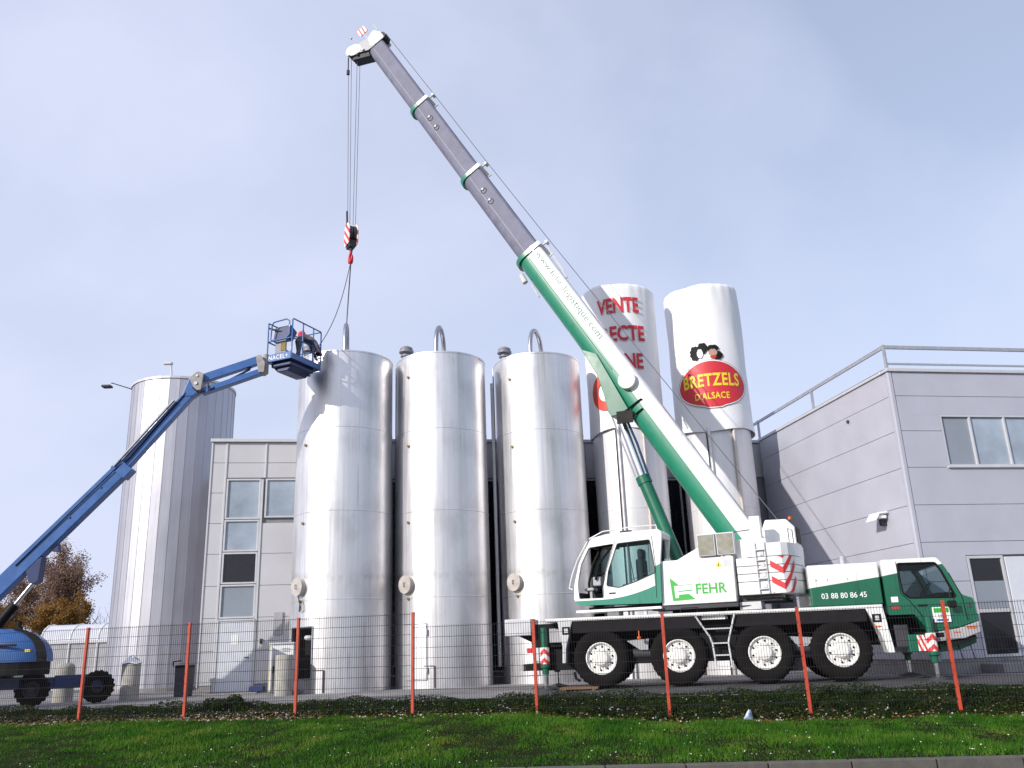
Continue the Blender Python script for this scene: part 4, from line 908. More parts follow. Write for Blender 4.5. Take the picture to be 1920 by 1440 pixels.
MB().prism([(-3.03, 2.3), (-2.9, 3.0), (-2.64, 3.42), (-1.1, 3.46), (-1.05, 2.5), (-2.0, 2.38)], -.445, -.440).build('far_window', 'glass', sb); MB().box(-.90, -.895, -1.2, -.52, 2.75, 3.5).build('rear_window', 'glass_dark', sb)
MB().tube([(q[0], -1.297, q[1]) for q in op2+[op2[0]]], .014, 6).build('window_seal', 'dgrey', dw)
MB().tube([(-1.55, -1.29, 2.5), (-1.66, -1.29, 3.42)], .012, 6).tube([(-1.62, -1.285, 2.52), (-1.15, -1.285, 2.70), (-1.12, -1.285, 3.4)], .008, 5).build('sliding_frame', 'dgrey', dw)
cbox('door_handle', 'dgrey', (-2.22, -2.05, -1.32, -1.298, 2.215, 2.25), parent=sb, bevel=.006)
MB().tube([(-2.36, -1.302, 2.1), (-2.36, -1.302, 2.42), (-2.25, -1.302, 2.8), (-1.98, -1.302, 3.5)], .006, 4).tube([(-1.02, -1.302, 2.06), (-.98, -1.302, 2.8), (-1.02, -1.302, 3.55)], .008, 4).build('door_seam', 'dgrey', sb)
MB().tube([(-2.70, -1.33, 3.55), (-3.0, -1.33, 3.1), (-3.17, -1.33, 2.72), (-3.26, -1.33, 2.42), (-3.18, -1.31, 2.38)], .018, 8).tube([(-2.68, -1.25, 3.62), (-2.3, -1.25, 3.78), (-1.5, -1.25, 3.83), (-.9, -1.25, 3.82), (-.88, -1.25, 3.72)], .016, 8).build('grab_rail', 'white', sb)
MB().box(-1.9, -1.6, -1.1, -.9, 3.72, 3.78).build('roof_lamp', 'dgrey', sb, bevel=.02)
cbox('seat', 'dgrey', (-1.55, -1.35, -1.1, -.65, 2.35, 3.05), (-1.95, -1.4, -1.1, -.65, 2.3, 2.45), (-1.5, -1.36, -1.08, -.67, 3.03, 3.3), parent=sb, bevel=.06)
cbox('console', 'grey', (-2.72, -2.50, -1.05, -.75, 2.45, 2.68), (-2.98, -2.72, -1.0, -.65, 2.34, 2.42), parent=sb, bevel=.03); cbox('console_stand', 'grey', (-2.85, -2.78, -.95, -.85, 2.06, 2.38), (-2.5, -2.4, -.95, -.85, 2.06, 2.5), parent=sb, bevel=.01)
MB().tube([(-2.55, -1.0, 2.72), (-2.35, -1.0, 2.8), (-2.25, -1.0, 2.76)], .035, 8).build('steering_column', 'black', sb)
MB().tube([(-3.05, -.46, 2.25), (-3.02, -.46, 2.6), (-2.88, -.46, 3.05), (-2.64, -.46, 3.45)], .035, 8).build('front_pillar', 'black', sb); MB().box(-2.35, -2.05, -1.2, -.7, 3.36, 3.44).build('sun_visor', 'black', sb); MB().tube([(-2.1, -1.15, 3.4), (-2.5, -1.12, 3.0), (-2.62, -1.1, 2.6)], .03, 6).build('inner_pillar', 'black', sb)

# ---- boom
EL = R(59.3); ce, se = math.cos(EL), math.sin(EL)
def bp3(d, w, v): return (1.2-d*ce+v*se, w, 3.0+d*se+v*ce)
def section(hw, vt, vb, vs):
    P = [(-hw, vt-.05), (-hw+.05, vt), (hw-.05, vt), (hw, vt-.05), (hw, vs)]
    for i in range(1, 10):
        a = math.pi*i/10; P.append((hw*math.cos(a)**1 if True else 0, vs-(vs-vb)*math.sin(a)**.75))
    P.append((-hw, vs)); return P
def boomsec(d0, d1, hw, vt, vb, vs, name, mat):
    S = section(hw, vt, vb, vs); mb = MB(); n = len(S)
    k = max(2, int((d1-d0)/.5)); rings = [[bp3(d0+(d1-d0)*i/k, w, v) for w, v in S]+[bp3(d0+(d1-d0)*i/k, *S[0])] for i in range(k+1)]
    mb.sheet(rings); mb.poly([bp3(d0, w, v) for w, v in S]); mb.poly([bp3(d1, w, v) for w, v in S])
    return sbuild(mb, name, mat, smooth=28)
def boompaint(N, L, x, z):
    # signed height above the boom axis: v = (x-1.2)*sin + (z-3)*cos
    v = math_(N, L, 'ADD', math_(N, L, 'MULTIPLY', math_(N, L, 'SUBTRACT', x, 1.2), se), math_(N, L, 'MULTIPLY', math_(N, L, 'SUBTRACT', z, 3.0), ce))
    return math_(N, L, 'GREATER_THAN', v, .055)
BP = livery('boom_paint', boompaint, (.014, .215, .125))
base = boomsec(-.35, 11.05, .38, .46, -.42, -.02, 'boom_base', BP)
s2 = boomsec(10.9, 14.85, .33, .43, -.32, .0, 'boom_section', 'boomgrey'); s3 = boomsec(14.7, 18.62, .285, .43, -.29, .0, 'boom_section', 'boomgrey'); s4 = boomsec(18.5, 22.35, .24, .43, -.26, .0, 'boom_section', 'boomgrey')
for d, hw, vt, vb in ((11.0, .43, .54, -.50), (14.82, .37, .52, -.40), (18.60, .325, .52, -.37)): 
    boomsec(d-.07, d+.07, hw, vt, vb, -.02, 'boom_collar', BP)
    sbuild(MB().cyl(bp3(d+.02, -.12, vt+.0), bp3(d+.02, -.12, vt+.16), .03).cyl(bp3(d+.02, -.18, vt+.14), bp3(d+.02, .0, vt+.14), .05).cyl(bp3(d-.45, -.12, vt-.05), bp3(d-.45, -.12, vt+.08), .025), 'rope_guide', 'lgrey')
for d, v in ((17.75, .12), (17.25, .10), (13.9, .10), (13.4, .08)):
    hw = .285 if d > 15 else .33; sec = s3 if d > 15 else s2
    MB().lathe([(.095, -hw-.006), (.10, -hw-.012), (.085, -hw-.012), (.08, -hw-.004)], axis='y', n=24).build('cover_ring', 'black', sec, loc=(bp3(d, 0, v)[0], 0, bp3(d, 0, v)[2]), smooth=40)
    MB().cyl((bp3(d+.08, 0, v)[0], -hw-.01, bp3(d+.08, 0, v)[2]), (bp3(d+.08, 0, v)[0], -hw-.03, bp3(d+.08, 0, v)[2]), .04, n=10).build('bolt', 'lgrey', sec)
for sec, d0, d1, hw in ((s2, 11.15, 14.7, .33), (s3, 15.0, 18.5, .285), (s4, 18.8, 22.1, .24)): MB().tube([bp3(d0, -hw-.002, -.01), bp3(d1, -hw-.002, -.01)], .009, 5).build('weld_seam', 'seam', sec)  # pale seam lines, the highlight along the edge painted into their grey
# seam line on near face, cable tray, text
MB().tube([bp3(d, -.385, -.02) for d in (10.8, 7.0, 6.2)], .008, 4).build('weld_seam', 'dgrey', base)
text('www.fehr-logistique.com', lambda u, v: bp3(9.0-u, -.384, .26+v), 'lettering', 'web', base, 3.6, .27, .014)
sbuild(MB().prism([(0, 0), (1, 0)], 0, 0) if False else MB().poly([bp3(10.8, -.12, .56), bp3(9.9, -.12, .56), bp3(9.9, -.02, .56), bp3(10.8, -.02, .56)]).tube([bp3(10.9, -.1, .60), bp3(9.9, -.1, .56), bp3(9.6, -.1, .50)], .035, 6), 'rope_sheave_guard', 'lgrey')
sbuild(MB().tube([bp3(10.7, -.1, -.55), bp3(10.4, -.1, -.58)], .09, 10).tube([bp3(10.2, -.1, -.46), bp3(9.7, -.1, -.5)], .03, 6), 'boom_lamp', 'lgrey')
# cylinder bracket under the base section (tapered bulge)
bl = MB(); 
for sgn in (1,):
    P = [(7.3, -.38), (6.4, -.44), (5.75, -.62), (5.30, -.80), (5.12, -.80), (5.02, -.60), (5.0, -.30), (6.9, -.10)]
    A = [bp3(d, -.42, v) for d, v in P]; B = [bp3(d, .42, v) for d, v in P]
    i = bl._a(A+B); n = len(P); bl.f.append([i+k for k in range(n)]); bl.f.append([i+n+k for k in reversed(range(n))])
    for k in range(n): bl.f.append([i+(k+1) % n, i+k, i+n+k, i+n+(k+1) % n])
sbuild(bl, 'cylinder_bracket', 'green', bevel=.015)
sbuild(MB().cyl(bp3(5.65, -.38, .12), bp3(5.65, -.56, .12), .24, n=28).lathe([(0.001, 0)], n=3) if False else MB().cyl(bp3(5.65, -.38, .14), bp3(5.65, -.54, .14), .25, n=28), 'pivot_boss', 'white', bevel=.02, smooth=40)
sbuild(MB().box(-1.95, -1.5, -.43, -.40, 6.75, 7.1).tube([bp3(5.0, -.40, -.6), bp3(5.0, -.40, .12), bp3(4.9, -.30, .2)], .03, 6).tube([bp3(4.75, -.40, -.5), bp3(4.75, -.40, .02)], .025, 6), 'clamp_band', 'black')
# lift cylinder
pa, pb_, pc = Vector((-.42, 0, 2.15)), Vector((-1.48, 0, 5.32)), Vector((-2.03, 0, 7.22))
sbuild(MB().cyl(pa, pb_, .175, n=28).cyl(pb_-(pb_-pa).normalized()*.22, pb_, .20, n=28), 'lift_cylinder', 'green', smooth=40)
sbuild(MB().cyl(pb_, pc, .115, n=24), 'cylinder_rod', 'chrome', smooth=40); sbuild(MB().cyl(pc+Vector((0, -.4, 0)), pc+Vector((0, .4, 0)), .13, n=20), 'cylinder_pin', 'lgrey', smooth=40)
sbuild(MB().tube([pc+Vector((.15, -.22, .1)), (pb_+pc)/2+Vector((.24, -.15, -.05)), pb_+Vector((.2, -.15, 0))], .035, 8), 'hydraulic_hose', 'liftd'); sbuild(MB().tube([pc+Vector((-.17, -.1, -.1)), pb_+Vector((-.17, -.1, 0))], .025, 8), 'guide_tube', 'galv')
# head
def bpoly(P, w0, w1):
    mb = MB(); A = [bp3(d, w0, v) for d, v in P]; B = [bp3(d, w1, v) for d, v in P]; i = mb._a(A+B); n = len(P)
    mb.f.append([i+k for k in range(n)]); mb.f.append([i+n+k for k in reversed(range(n))])
    for k in range(n): mb.f.append([i+(k+1) % n, i+k, i+n+k, i+n+(k+1) % n])
    return mb
for w0, w1 in ((-.28, -.24), (.24, .28)):
    hd = sbuild(bpoly(rounded([(22.18, .56), (22.55, .54), (22.82, .36), (22.70, .05), (22.30, -.05), (22.22, .1)], .08, 3), w0, w1), 'head_plate', 'white', bevel=.01)
    sbuild(bpoly(rounded([(22.62, -.30), (22.92, -.42), (23.08, -.78), (22.86, -.99), (22.58, -.80), (22.46, -.5)], .12, 4), w0, w1), 'sheave_cheek', 'white', bevel=.01)
    sbuild(bpoly([(22.2, .1), (22.7, .1), (22.85, -.4), (22.5, -.55), (22.25, -.2)], w0+.012 if w0 < 0 else w0, w1+.012 if w0 < 0 else w1-.012), 'head_shade_plate', 'grey')  # grey plate joins the white ones; the shade between sits in its colour
for d, v in ((22.5, -.62), (22.42, -.34), (22.72, -.9)): sbuild(MB().cyl(bp3(d, -.33, v), bp3(d, -.24, v), .05, n=12), 'head_pin', 'lgrey', smooth=40)
for v, d, r_ in ((-.70, 22.86, .24), (.50, 22.42, .15)):
    for w_ in (-.15, -.05, .06, .15): sbuild(MB().cyl(bp3(d, w_-.03, v), bp3(d, w_+.03, v), r_, n=28), 'sheave', 'dgrey', smooth=40)
sbuild(bpoly([(22.5, -.9), (22.3, -.62), (22.05, -.28), (22.3, -.2), (22.7, -.6)], -.2, .2), 'head_guard', 'dgrey')
sbuild(bpoly([(23.0, .22), (23.32, .18), (23.3, -.18), (22.98, -.12)], -.30, -.27), 'warning_panel', stripes('head_stripes', 1.0, .5, .15))
sbuild(MB().tube([bp3(22.6, -.26, .05), bp3(23.15, -.265, .0)], .025, 6), 'panel_bracket', 'lgrey')
sbuild(MB().tube([bp3(22.75, -.2, .5), bp3(23.1, -.2, .52)], .018, 6).tube([bp3(22.9, -.2, -.3), bp3(23.35, -.2, -.45)], .012, 6).cyl(bp3(23.35, -.2, -.45), bp3(23.4, -.2, -.46), .04), 'anemometer', 'lgrey')
# ropes
sbuild(MB().tube([(2.0, -.05, 3.66), bp3(10.9, -.08, .78)], .012, 6).tube([bp3(10.9, -.08, .78), bp3(14.85, -.08, .72), bp3(18.62, -.08, .70), bp3(22.42, -.08, .66)], .012, 6), 'hoist_rope', 'rope')
hx, hz = bp3(22.86, 0, -.70)[0], bp3(22.86, 0, -.70)[2]
for dx, dy, zb in ((-.2, -.14, 15.55), (-.17, .0, 15.2), (.15, -.08, 15.2), (.15, .1, 15.2)):
    sbuild(MB().tube([(hx+dx, dy, hz), (hx+dx*.55+.02, dy*.8, zb)], .0095, 5), 'hoist_rope', 'rope')
sbuild(MB().cyl((hx-.2, -.14, 21.55), (hx-.2, -.14, 21.38), .06, n=10).cyl((hx-.2, -.14, 22.1), (hx-.2, -.14, 21.5), .022, n=6).tube([(hx-.12, -.12, 15.75), (hx-.1, -.12, 15.2)], .035, 8), 'limit_weight', 'dgrey')
# hook block (own thing, hanging)
HP = Vector((4.78, 22.43, 0))+Matrix.Rotation(R(-23.74), 3, 'Z') @ Vector((hx, 0, 0))
hb = thing('hook_block', (HP.x, HP.y, 14.05), 'red and white striped hook block hanging from the crane boom', 'hook block', R(-62))
bd = MB(); pf = rounded([(-.26, .40), (-.30, .9), (-.2, 1.22), (.2, 1.22), (.30, .9), (.26, .40)], .1, 4)
pt = MB().prism(pf, -.17, -.13).build('side_plate', stripes('hook_block_stripes', 1.0, 1.0, .34), hb, bevel=.01)
p2 = pt.copy(); sc.collection.objects.link(p2); p2.parent = hb; p2.location = (0, .30, 0)
for y in (-.07, .07): MB().cyl((0, y-.05, .85), (0, y+.05, .85), .28, n=28).build('sheave', 'dgrey', hb, smooth=40)
MB().box(-.2, .2, -.12, .12, .32, .55).cyl((0, 0, .2), (0, 0, .34), .06).build('crosshead', 'dgrey', hb, bevel=.02)
hk = [(0, 0, .24), (0, 0, .14), (-.08, 0, .06), (-.14, 0, -.05), (-.12, 0, -.17), (0, 0, -.22), (.11, 0, -.17), (.15, 0, -.06), (.14, 0, .0)]
MB().tube(hk, [.05, .05, .055, .06, .065, .07, .055, .04, .02], 12).build('hook', 'red', hb, smooth=50)
# lifting sling
sx, sy = S1.location.x, S1.location.y
sl = thing('lifting_sling', (HP.x, HP.y, 13.85), 'dark lifting sling hanging from the crane hook to the left steel silo', 'sling')
MB().tube([(0, 0, 0), (.0, .0, -.1), (sx-HP.x, sy-.18-HP.y, 11.44-13.85)], [.03, .02, .02], 6).build('wire_leg', 'rope', sl)
pts = []
for i in range(11):
    f = i/10; p = Vector((0, 0, 0)).lerp(Vector((sx-.95-HP.x, sy-.85-HP.y, 10.2-13.85)), f); p.z -= .32*math.sin(math.pi*f); p.x += .12*math.sin(math.pi*f); pts.append(p)
MB().tube(pts, .014, 6).build('wire_leg', 'rope', sl)
MB().lathe([(.06, -.02), (.08, 0), (.06, .02), (.04, 0), (.06, -.02)], axis='y', n=16).build('shackle', 'dgrey', sl)

# ------------------------------------------------------------------ boom lift
LB = Vector((-14.0, 23.7, 0))
lift = thing('boom_lift', LB, 'blue telescopic boom lift reaching up to the left steel silo', 'boom lift')
la = math.atan2(.4, 4.8)
LM = Matrix.Rotation(la, 4, 'Z')       # lift boom plane: x right, y away
def lbuild(mb, name, mat, parent=lift, **k): return mb.build(name, mat, parent, **k)
def bar(mb, p, q, w, h, dz=0):
    """rectangular tube from p to q in the boom plane (x, z), width w across it"""
    p, q = Vector((p[0], p[1])), Vector((q[0], q[1])); d = (q-p).normalized(); n_ = Vector((-d.y, d.x))*h/2
    P = [p+n_, q+n_, q-n_, p-n_]; mb.prism([(a.x, a.y) for a in P], -w/2+dz, w/2+dz)
    return mb
def lpx(x, z): return ((x+14.0)/math.cos(la)-0, z)
K = lambda x, z: ((x+14.0)/math.cos(la), z)
b = MB(LM); bar(b, K(-15.6, 1.30), K(-11.03, 6.34), .34, .44); o = lbuild(b, 'boom_outer', 'lift', bevel=.02)
b = MB(LM); bar(b, K(-11.2, 6.12), K(-10.98, 6.38), .40, .50); lbuild(b, 'boom_collar', 'lift', bevel=.01)
b = MB(LM); bar(b, K(-11.4, 5.92), K(-9.25, 8.66), .26, .28); lbuild(b, 'boom_inner', 'lift', bevel=.015)
b = MB(LM); bar(b, K(-11.3, 6.3), K(-9.8, 8.22), .10, .04, -.2); lbuild(b, 'cable_tray', 'galv')
b = MB(LM); b.prism([K(-9.62, 8.35), K(-9.42, 8.95), K(-9.15, 8.98), K(-9.05, 8.55), K(-9.3, 8.35)], -.15, .15); lbuild(b, 'boom_nose', 'lift', bevel=.02)
b = MB(LM); b.prism(rounded([K(-9.42, 8.88), K(-9.20, 9.10), K(-9.02, 9.02), K(-9.06, 8.52), K(-9.22, 8.50)], .05, 3), -.22, .22); lbuild(b, 'knuckle_plate', 'liftgrey', bevel=.01)
b = MB(LM); bar(b, K(-9.12, 8.90), K(-7.48, 9.48), .20, .25); lbuild(b, 'jib_arm', 'lift', bevel=.015)
b = MB(LM); bar(b, K(-9.08, 8.50), K(-7.36, 9.13), .26, .17); lbuild(b, 'jib_arm', 'lift', bevel=.015)
b = MB(LM); b.tube([(K(-8.6, 8.78)[0], -.0, 8.72), (K(-7.75, 9.28)[0], 0, 9.20)], .035, 8).tube([(K(-7.8, 0)[0], 0, 9.2), (K(-7.7, 0)[0], 0, 9.38)], .06, 8); lbuild(b, 'jib_cylinder', 'liftd')
b = MB(LM); b.prism(rounded([K(-7.56, 9.56), K(-7.42, 9.6), K(-7.28, 9.35), K(-7.30, 9.05), K(-7.46, 9.04)], .04, 3), -.2, .2).cyl((K(-7.3, 0)[0], 0, 9.05), (K(-7.3, 0)[0], 0, 9.65), .09); lbuild(b, 'knuckle_plate', 'liftgrey', bevel=.01)
b = MB(LM); b.tube([(K(-8.9, 0)[0], -.12, 8.75), (K(-8.85, 0)[0], -.2, 8.5), (K(-8.7, 0)[0], -.12, 8.62)], .02, 6).tube([(K(-9.3, 0)[0], -.2, 8.6), (K(-9.1, 0)[0], -.26, 8.4), (K(-8.95, 0)[0], -.2, 8.5)], .02, 6); lbuild(b, 'hydraulic_hose', 'black')
b = MB(LM); b.tube([(K(-13.6, 0)[0], -.19, 3.62), (K(-12.4, 0)[0], -.20, 4.95), (K(-11.25, 0)[0], -.21, 6.22), (K(-10.9, 0)[0], -.17, 6.55), (K(-9.5, 0)[0], -.15, 8.45)], .016, 6); lbuild(b, 'hydraulic_hose', 'black')
for X_, Z_ in ((-12.35, 4.9), (-11.6, 5.72)):
    b = MB(LM); b.cyl((K(X_, 0)[0], -.172, Z_), (K(X_, 0)[0], -.19, Z_), .035, n=10); lbuild(b, 'pin', 'liftd')
b = MB(LM); b.cyl((K(-9.22, 0)[0], -.225, 8.72), (K(-9.22, 0)[0], -.25, 8.72), .05, n=12).cyl((K(-9.2, 0)[0], -.225, 8.95), (K(-9.2, 0)[0], -.245, 8.95), .035, n=12); lbuild(b, 'pivot_pin', 'chrome')
# luffing cylinder and brackets
b = MB(LM); b.prism([K(-13.35, 3.55), K(-12.95, 3.85), K(-12.98, 3.2), K(-13.12, 3.12), K(-13.25, 3.22)], -.16, .16).prism([K(-12.75, 4.0), K(-12.6, 4.2), K(-12.55, 3.98)], -.1, .1); lbuild(b, 'cylinder_bracket', 'liftd', bevel=.01)
b = MB(LM); b.cyl((K(-13.12, 0)[0], 0, 3.24), (K(-13.6, 0)[0], 0, 2.56), .055, n=16); lbuild(b, 'cylinder_rod', 'chrome', smooth=40)
b = MB(LM); b.cyl((K(-13.56, 0)[0], 0, 2.62), (K(-14.6, 0)[0], 0, 1.2), .13, n=18); lbuild(b, 'lift_cylinder', 'black', smooth=40)
# turret hood: a rounded cowling
hood = MB()
def hoodring(t):
    c = Vector((-1.25+.0, -.35, 1.02)); rows = []
    return rows
H_ = []
for j in range(15):
    ph = math.pi/2*j/14
    row = []
    for i in range(41):
        a = 2*math.pi*i/40; ca, sa = math.cos(a), math.sin(a)
        k = 1/((abs(ca)**3.2+abs(sa)**3.2)**(1/3.2)); rad = max(0, math.cos(ph))**.55
        row.append((-.20+2.05*ca*k*rad-.02, -.55+.72*sa*k*rad, 1.12+.86*math.sin(ph)**.9))
    H_.append(row)
hood.sheet(H_); lbuild(hood, 'engine_hood', 'lift', smooth=60)
hb_ = MB(); P0 = [(-.22+2.0*math.cos(2*math.pi*i/40)/((abs(math.cos(2*math.pi*i/40))**3.2+abs(math.sin(2*math.pi*i/40))**3.2)**(1/3.2)), -.55+.70*math.sin(2*math.pi*i/40)/((abs(math.cos(2*math.pi*i/40))**3.2+abs(math.sin(2*math.pi*i/40))**3.2)**(1/3.2))) for i in range(40)]
hb_.prism(P0, .80, 1.12, 'z'); lbuild(hb_, 'turret_base', 'black', bevel=.02)
st = MB()
for j in range(12):
    ph = math.pi/2*j/14
for off in (0,):
    path = []
    for j in range(14):
        ph = math.pi/2*j/13; a = R(-28); ca, sa = math.cos(a), math.sin(a); k = 1/((abs(ca)**3.2+abs(sa)**3.2)**(1/3.2)); rad = max(0, math.cos(ph))**.55
        path.append((-.20+2.05*ca*k*rad, -.55+.725*sa*k*rad-.005, 1.12+.87*math.sin(ph)**.9))
    for p, q in zip(path[:-1], path[1:]): st.poly([(p[0]-.05, p[1]-.02, p[2]+.01), (p[0]+.17, p[1]-.01+.06, p[2]+.0), (q[0]+.17, q[1]-.01+.06, q[2]+.0), (q[0]-.05, q[1]-.02, q[2]+.01)])
lbuild(st, 'hood_strip', 'black')
lbuild(MB().cyl((.98, -.6, 1.95), (.98, -.6, 2.15), .06, n=10).box(.9, 1.06, -.66, -.54, 1.93, 1.98), 'hood_latch', 'black')
lbuild(MB().box(.55, 1.35, -1.285, -1.25, 1.5, 1.56), 'air_slot', 'black', bevel=.01); lbuild(MB().box(1.55, 1.68, -1.235, -1.18, 1.36, 1.42), 'warning_label', 'yellow')
lbuild(MB().cyl((0, 0, .55), (0, 0, .85), .6, n=28).box(-2.6, 1.0, -.35, .55, .45, .75), 'chassis', 'liftd', bevel=.02)
# front axle with two steered wheels
lbuild(MB(Matrix.Translation((1.85, .75, 0)) @ Matrix.Rotation(R(40), 4, 'Z')).box(-.9, .75, -.22, .22, .42, .72).box(-.5, .45, -.25, -.22, .45, .76), 'front_axle', 'liftd', bevel=.02)
lw = MB().lathe([(.2, .10), (.22, .04), (.30, .0), (.38, .02), (.425, .08), (.43, .16), (.425, .24), (.38, .30), (.30, .32), (.2, .26)], axis='y', n=72, mod=lambda r, h, a: r-(.03 if (r > .4 and int(a/(2*math.pi)*36+(h > .15)*.5) % 2) else 0))
wl = lbuild(lw, 'wheel', 'rubber', smooth=30, loc=(1.22, -.12, .43), rot=(0, 0, R(14)))
lr = MB().lathe([(.215, .06), (.205, .03), (.185, .035), (.17, .1), (.09, .11), (.08, .04), (.001, .03)], axis='y', n=40).build('rim', 'dgrey', wl, smooth=35)
for lx, ly, rz in ((2.38, 1.05, 14+180+22), (-1.2, -.2, 0), (-1.2, 1.7, 180)):
    w2 = wl.copy(); sc.collection.objects.link(w2); w2.parent = lift; w2.location = (lx, ly, .43); w2.rotation_euler = (0, 0, R(rz)); r2 = lr.copy(); sc.collection.objects.link(r2); r2.parent = w2
# basket
BA = math.atan2(-.38, .85); Bc = Vector((-6.45, 23.9, 9.45))
BM = Matrix.Translation(Bc-LB) @ Matrix.Rotation(BA, 4, 'Z')     # local x: along near end (negative to the left), y: away
def bb(): return MB(BM)
Lx, Ly, Hb = .90, 1.38, 1.2
lbuild(bb().box(-Lx, 0, 0, Ly, -.06, 0), 'basket_floor', 'liftd', bevel=.01)
kick = lbuild(bb().box(-Lx, 0, -.03, .0, -.06, .17).box(-Lx, 0, Ly, Ly+.03, -.06, .17).box(-Lx-.03, -Lx, 0, Ly, -.06, .17).box(0, .03, 0, Ly, -.06, .12), 'kick_plate', 'lift', bevel=.012)
lbuild(bb().box(-.82, -.1, .1, 1.2, -.20, -.06).prism([(-.8, -.2), (-.12, -.2), (-.3, -.34), (-.65, -.34)], .2, 1.1), 'underframe', 'liftd', bevel=.03)
text('NACEL+', lambda u, v: tuple(BM @ Vector((-.46+u, -.034, .055+v))), 'lettering', 'print_white', kick, .70, .13, .0, None, 1.12)
T = .022
rl = bb()
def loop(pts, r=T): rl.tube(pts, r, 8)
loop([(-Lx, 0, .1), (-Lx, 0, Hb)]); loop([(0, 0, .1), (0, 0, Hb-.04), (0, .05, Hb), (0, .3, Hb), (0, Ly-.05, Hb), (0, Ly, Hb-.05), (0, Ly, .1)])
loop([(-Lx+.22, 0, .62), (-Lx+.1, 0, .66), (-Lx+.13, 0, Hb-.08), (-Lx+.2, 0, Hb), (-.22, 0, Hb+.02), (-.12, 0, Hb-.06), (-.10, 0, .72), (-.2, 0, .62), (-Lx+.22, 0, .62)])
loop([(-Lx, 0, .60), (0, 0, .60)]); loop([(0, 0, .60), (0, Ly, .60)]); loop([(0, .5, .1), (0, .5, Hb)]); loop([(0, 1.0, .1), (0, 1.0, Hb)])
loop([(-Lx, 0, Hb), (-Lx, Ly, Hb), (0, Ly, Hb)]); loop([(-Lx, 0, .6), (-Lx, Ly, .6), (0, Ly, .6)]); loop([(-Lx, Ly, .1), (-Lx, Ly, Hb)]); loop([(-Lx, .7, .1), (-Lx, .7, Hb)])
lbuild(rl, 'guard_rail', 'lift', smooth=50)
co = lbuild(bb().prism([(.12, .62), (.34, .62), (.52, .95), (.2, 1.12)], -.82, -.22, 'x'), 'control_console', 'liftd', bevel=.03)
lbuild(bb().box(-.70, -.30, .10, .14, .22, .62), 'document_box', 'flange', bevel=.01); lbuild(bb().box(-.48, -.30, .085, .10, .28, .58), 'warning_label', 'olive')
lbuild(bb().tube([(-.98, .1, 1.1), (-.80, .12, 1.02), (-.5, .2, .92)], .03, 8), 'control_lever', 'dgrey')
lbuild(bb().box(-Lx-.02, -Lx, -.06, -.03, -.04, .2), 'edge_plate', 'print_white')
# person bending over the rail towards the silo vent
pm = BM
pe_loc = LB+BM @ Vector((-.36, .74, 0))
per = thing('person', pe_loc, 'worker in grey trousers and a red shirt bending over the basket rail', 'person', BA+R(52))
def skin(name, joints, edges, mat, parent, sub=2):
    me = bpy.data.meshes.new(name); me.from_pydata([j[:3] for j in joints], edges, []); o = link(name, me, mat, parent)
    sk = o.modifiers.new('skin', 'SKIN'); sk.use_smooth_shade = True
    for i, j in enumerate(joints): me.skin_vertices[0].data[i].radius = (j[3], j[3] if len(j) < 5 else j[4])
    me.skin_vertices[0].data[0].use_root = True
    o.modifiers.new('sub', 'SUBSURF').levels = sub; o.modifiers['sub'].render_levels = sub
    bpy.context.view_layer.update(); dg = bpy.context.evaluated_depsgraph_get(); m2 = bpy.data.meshes.new_from_object(o.evaluated_get(dg)); o.modifiers.clear(); o.data = m2; m2.name = name
    m2.materials.clear(); m2.materials.append(M[mat]); m2.polygons.foreach_set('use_smooth', [True]*len(m2.polygons)); return o
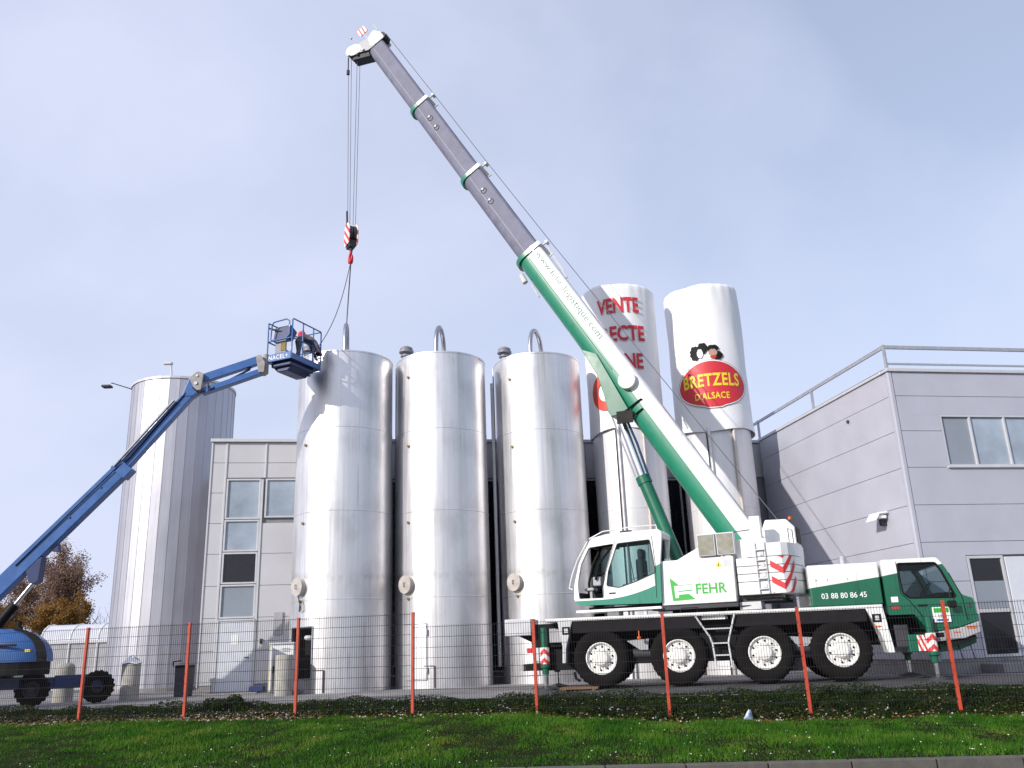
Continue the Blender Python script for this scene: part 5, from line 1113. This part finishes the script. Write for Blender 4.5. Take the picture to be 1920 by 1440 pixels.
# x is the direction the person faces; hips at 0.88, trunk pitched forward
J = [(0, 0, .86, .14, .13), (.02, .10, .82, .105), (.05, .12, .46, .07), (0, .13, .09, .05), (.14, .14, .04, .045),
     (.02, -.10, .82, .105), (.0, -.12, .46, .07), (-.08, -.13, .09, .05), (.06, -.14, .04, .045),
     (.20, 0, .94, .13, .15), (.40, 0, .84, .14, .17), (.50, 0, .72, .07), (.55, 0, .64, .06), (.60, 0, .53, .085), (.63, 0, .46, .075),
     (.43, .20, .78, .06), (.52, .22, .54, .045), (.62, .20, .34, .036), (.66, .19, .27, .04),
     (.43, -.20, .78, .06), (.55, -.24, .56, .045), (.66, -.20, .38, .036), (.70, -.19, .31, .04)]
E_ = [(0, 1), (1, 2), (2, 3), (3, 4), (0, 5), (5, 6), (6, 7), (7, 8), (0, 9), (9, 10), (10, 11), (11, 12), (12, 13), (13, 14), (10, 15), (15, 16), (16, 17), (17, 18), (10, 19), (19, 20), (20, 21), (21, 22)]
body = skin('person_body', J, E_, 'trousers', per)
# clothing shells by region
def shell(name, js, es, mat, g_=.012):
    return skin(name, [(*j[:3], j[3]+g_, (j[4] if len(j) > 4 else j[3])+g_) for j in js], es, mat, per)
shell('shirt', [(-.02, 0, .93, .12, .13), (.10, 0, .96, .12, .14), J[9]], [(0, 1), (1, 2)], 'shirt', .03)
shell('jacket', [J[9], J[10], J[15], J[16], J[17], J[19], J[20], J[21]], [(0, 1), (1, 2), (2, 3), (3, 4), (1, 5), (5, 6), (6, 7)], 'jacket')
hd_ = MB()
for i in range(9):
    pass
hd_.lathe([(.001, -.115), (.055, -.105), (.082, -.05), (.09, .02), (.08, .08), (.05, .115), (.001, .125)], n=20); ho = hd_.build('head', 'skin', per, loc=(.62, 0, .50), rot=(0, R(160), 0), smooth=60)
MB().lathe([(.098, .01), (.098, .05), (.085, .1), (.05, .135), (.001, .145)], n=20).build('hair', 'black', per, loc=(.62, 0, .50), rot=(0, R(150), 0), smooth=60)
for (hx_, hy_, hz_) in ((.67, .19, .25), (.71, -.19, .29)):
    for k in range(4): MB().tube([(hx_+.01, hy_-.03+.02*k, hz_), (hx_+.04, hy_-.03+.02*k, hz_-.05), (hx_+.03, hy_-.03+.02*k, hz_-.085+.006*abs(k-1.5))], [.010, .009, .007], 6).build('finger', 'skin', per)
    MB().tube([(hx_-.01, hy_-.045, hz_+.01), (hx_+.02, hy_-.06, hz_-.03)], [.011, .008], 6).build('thumb', 'skin', per)
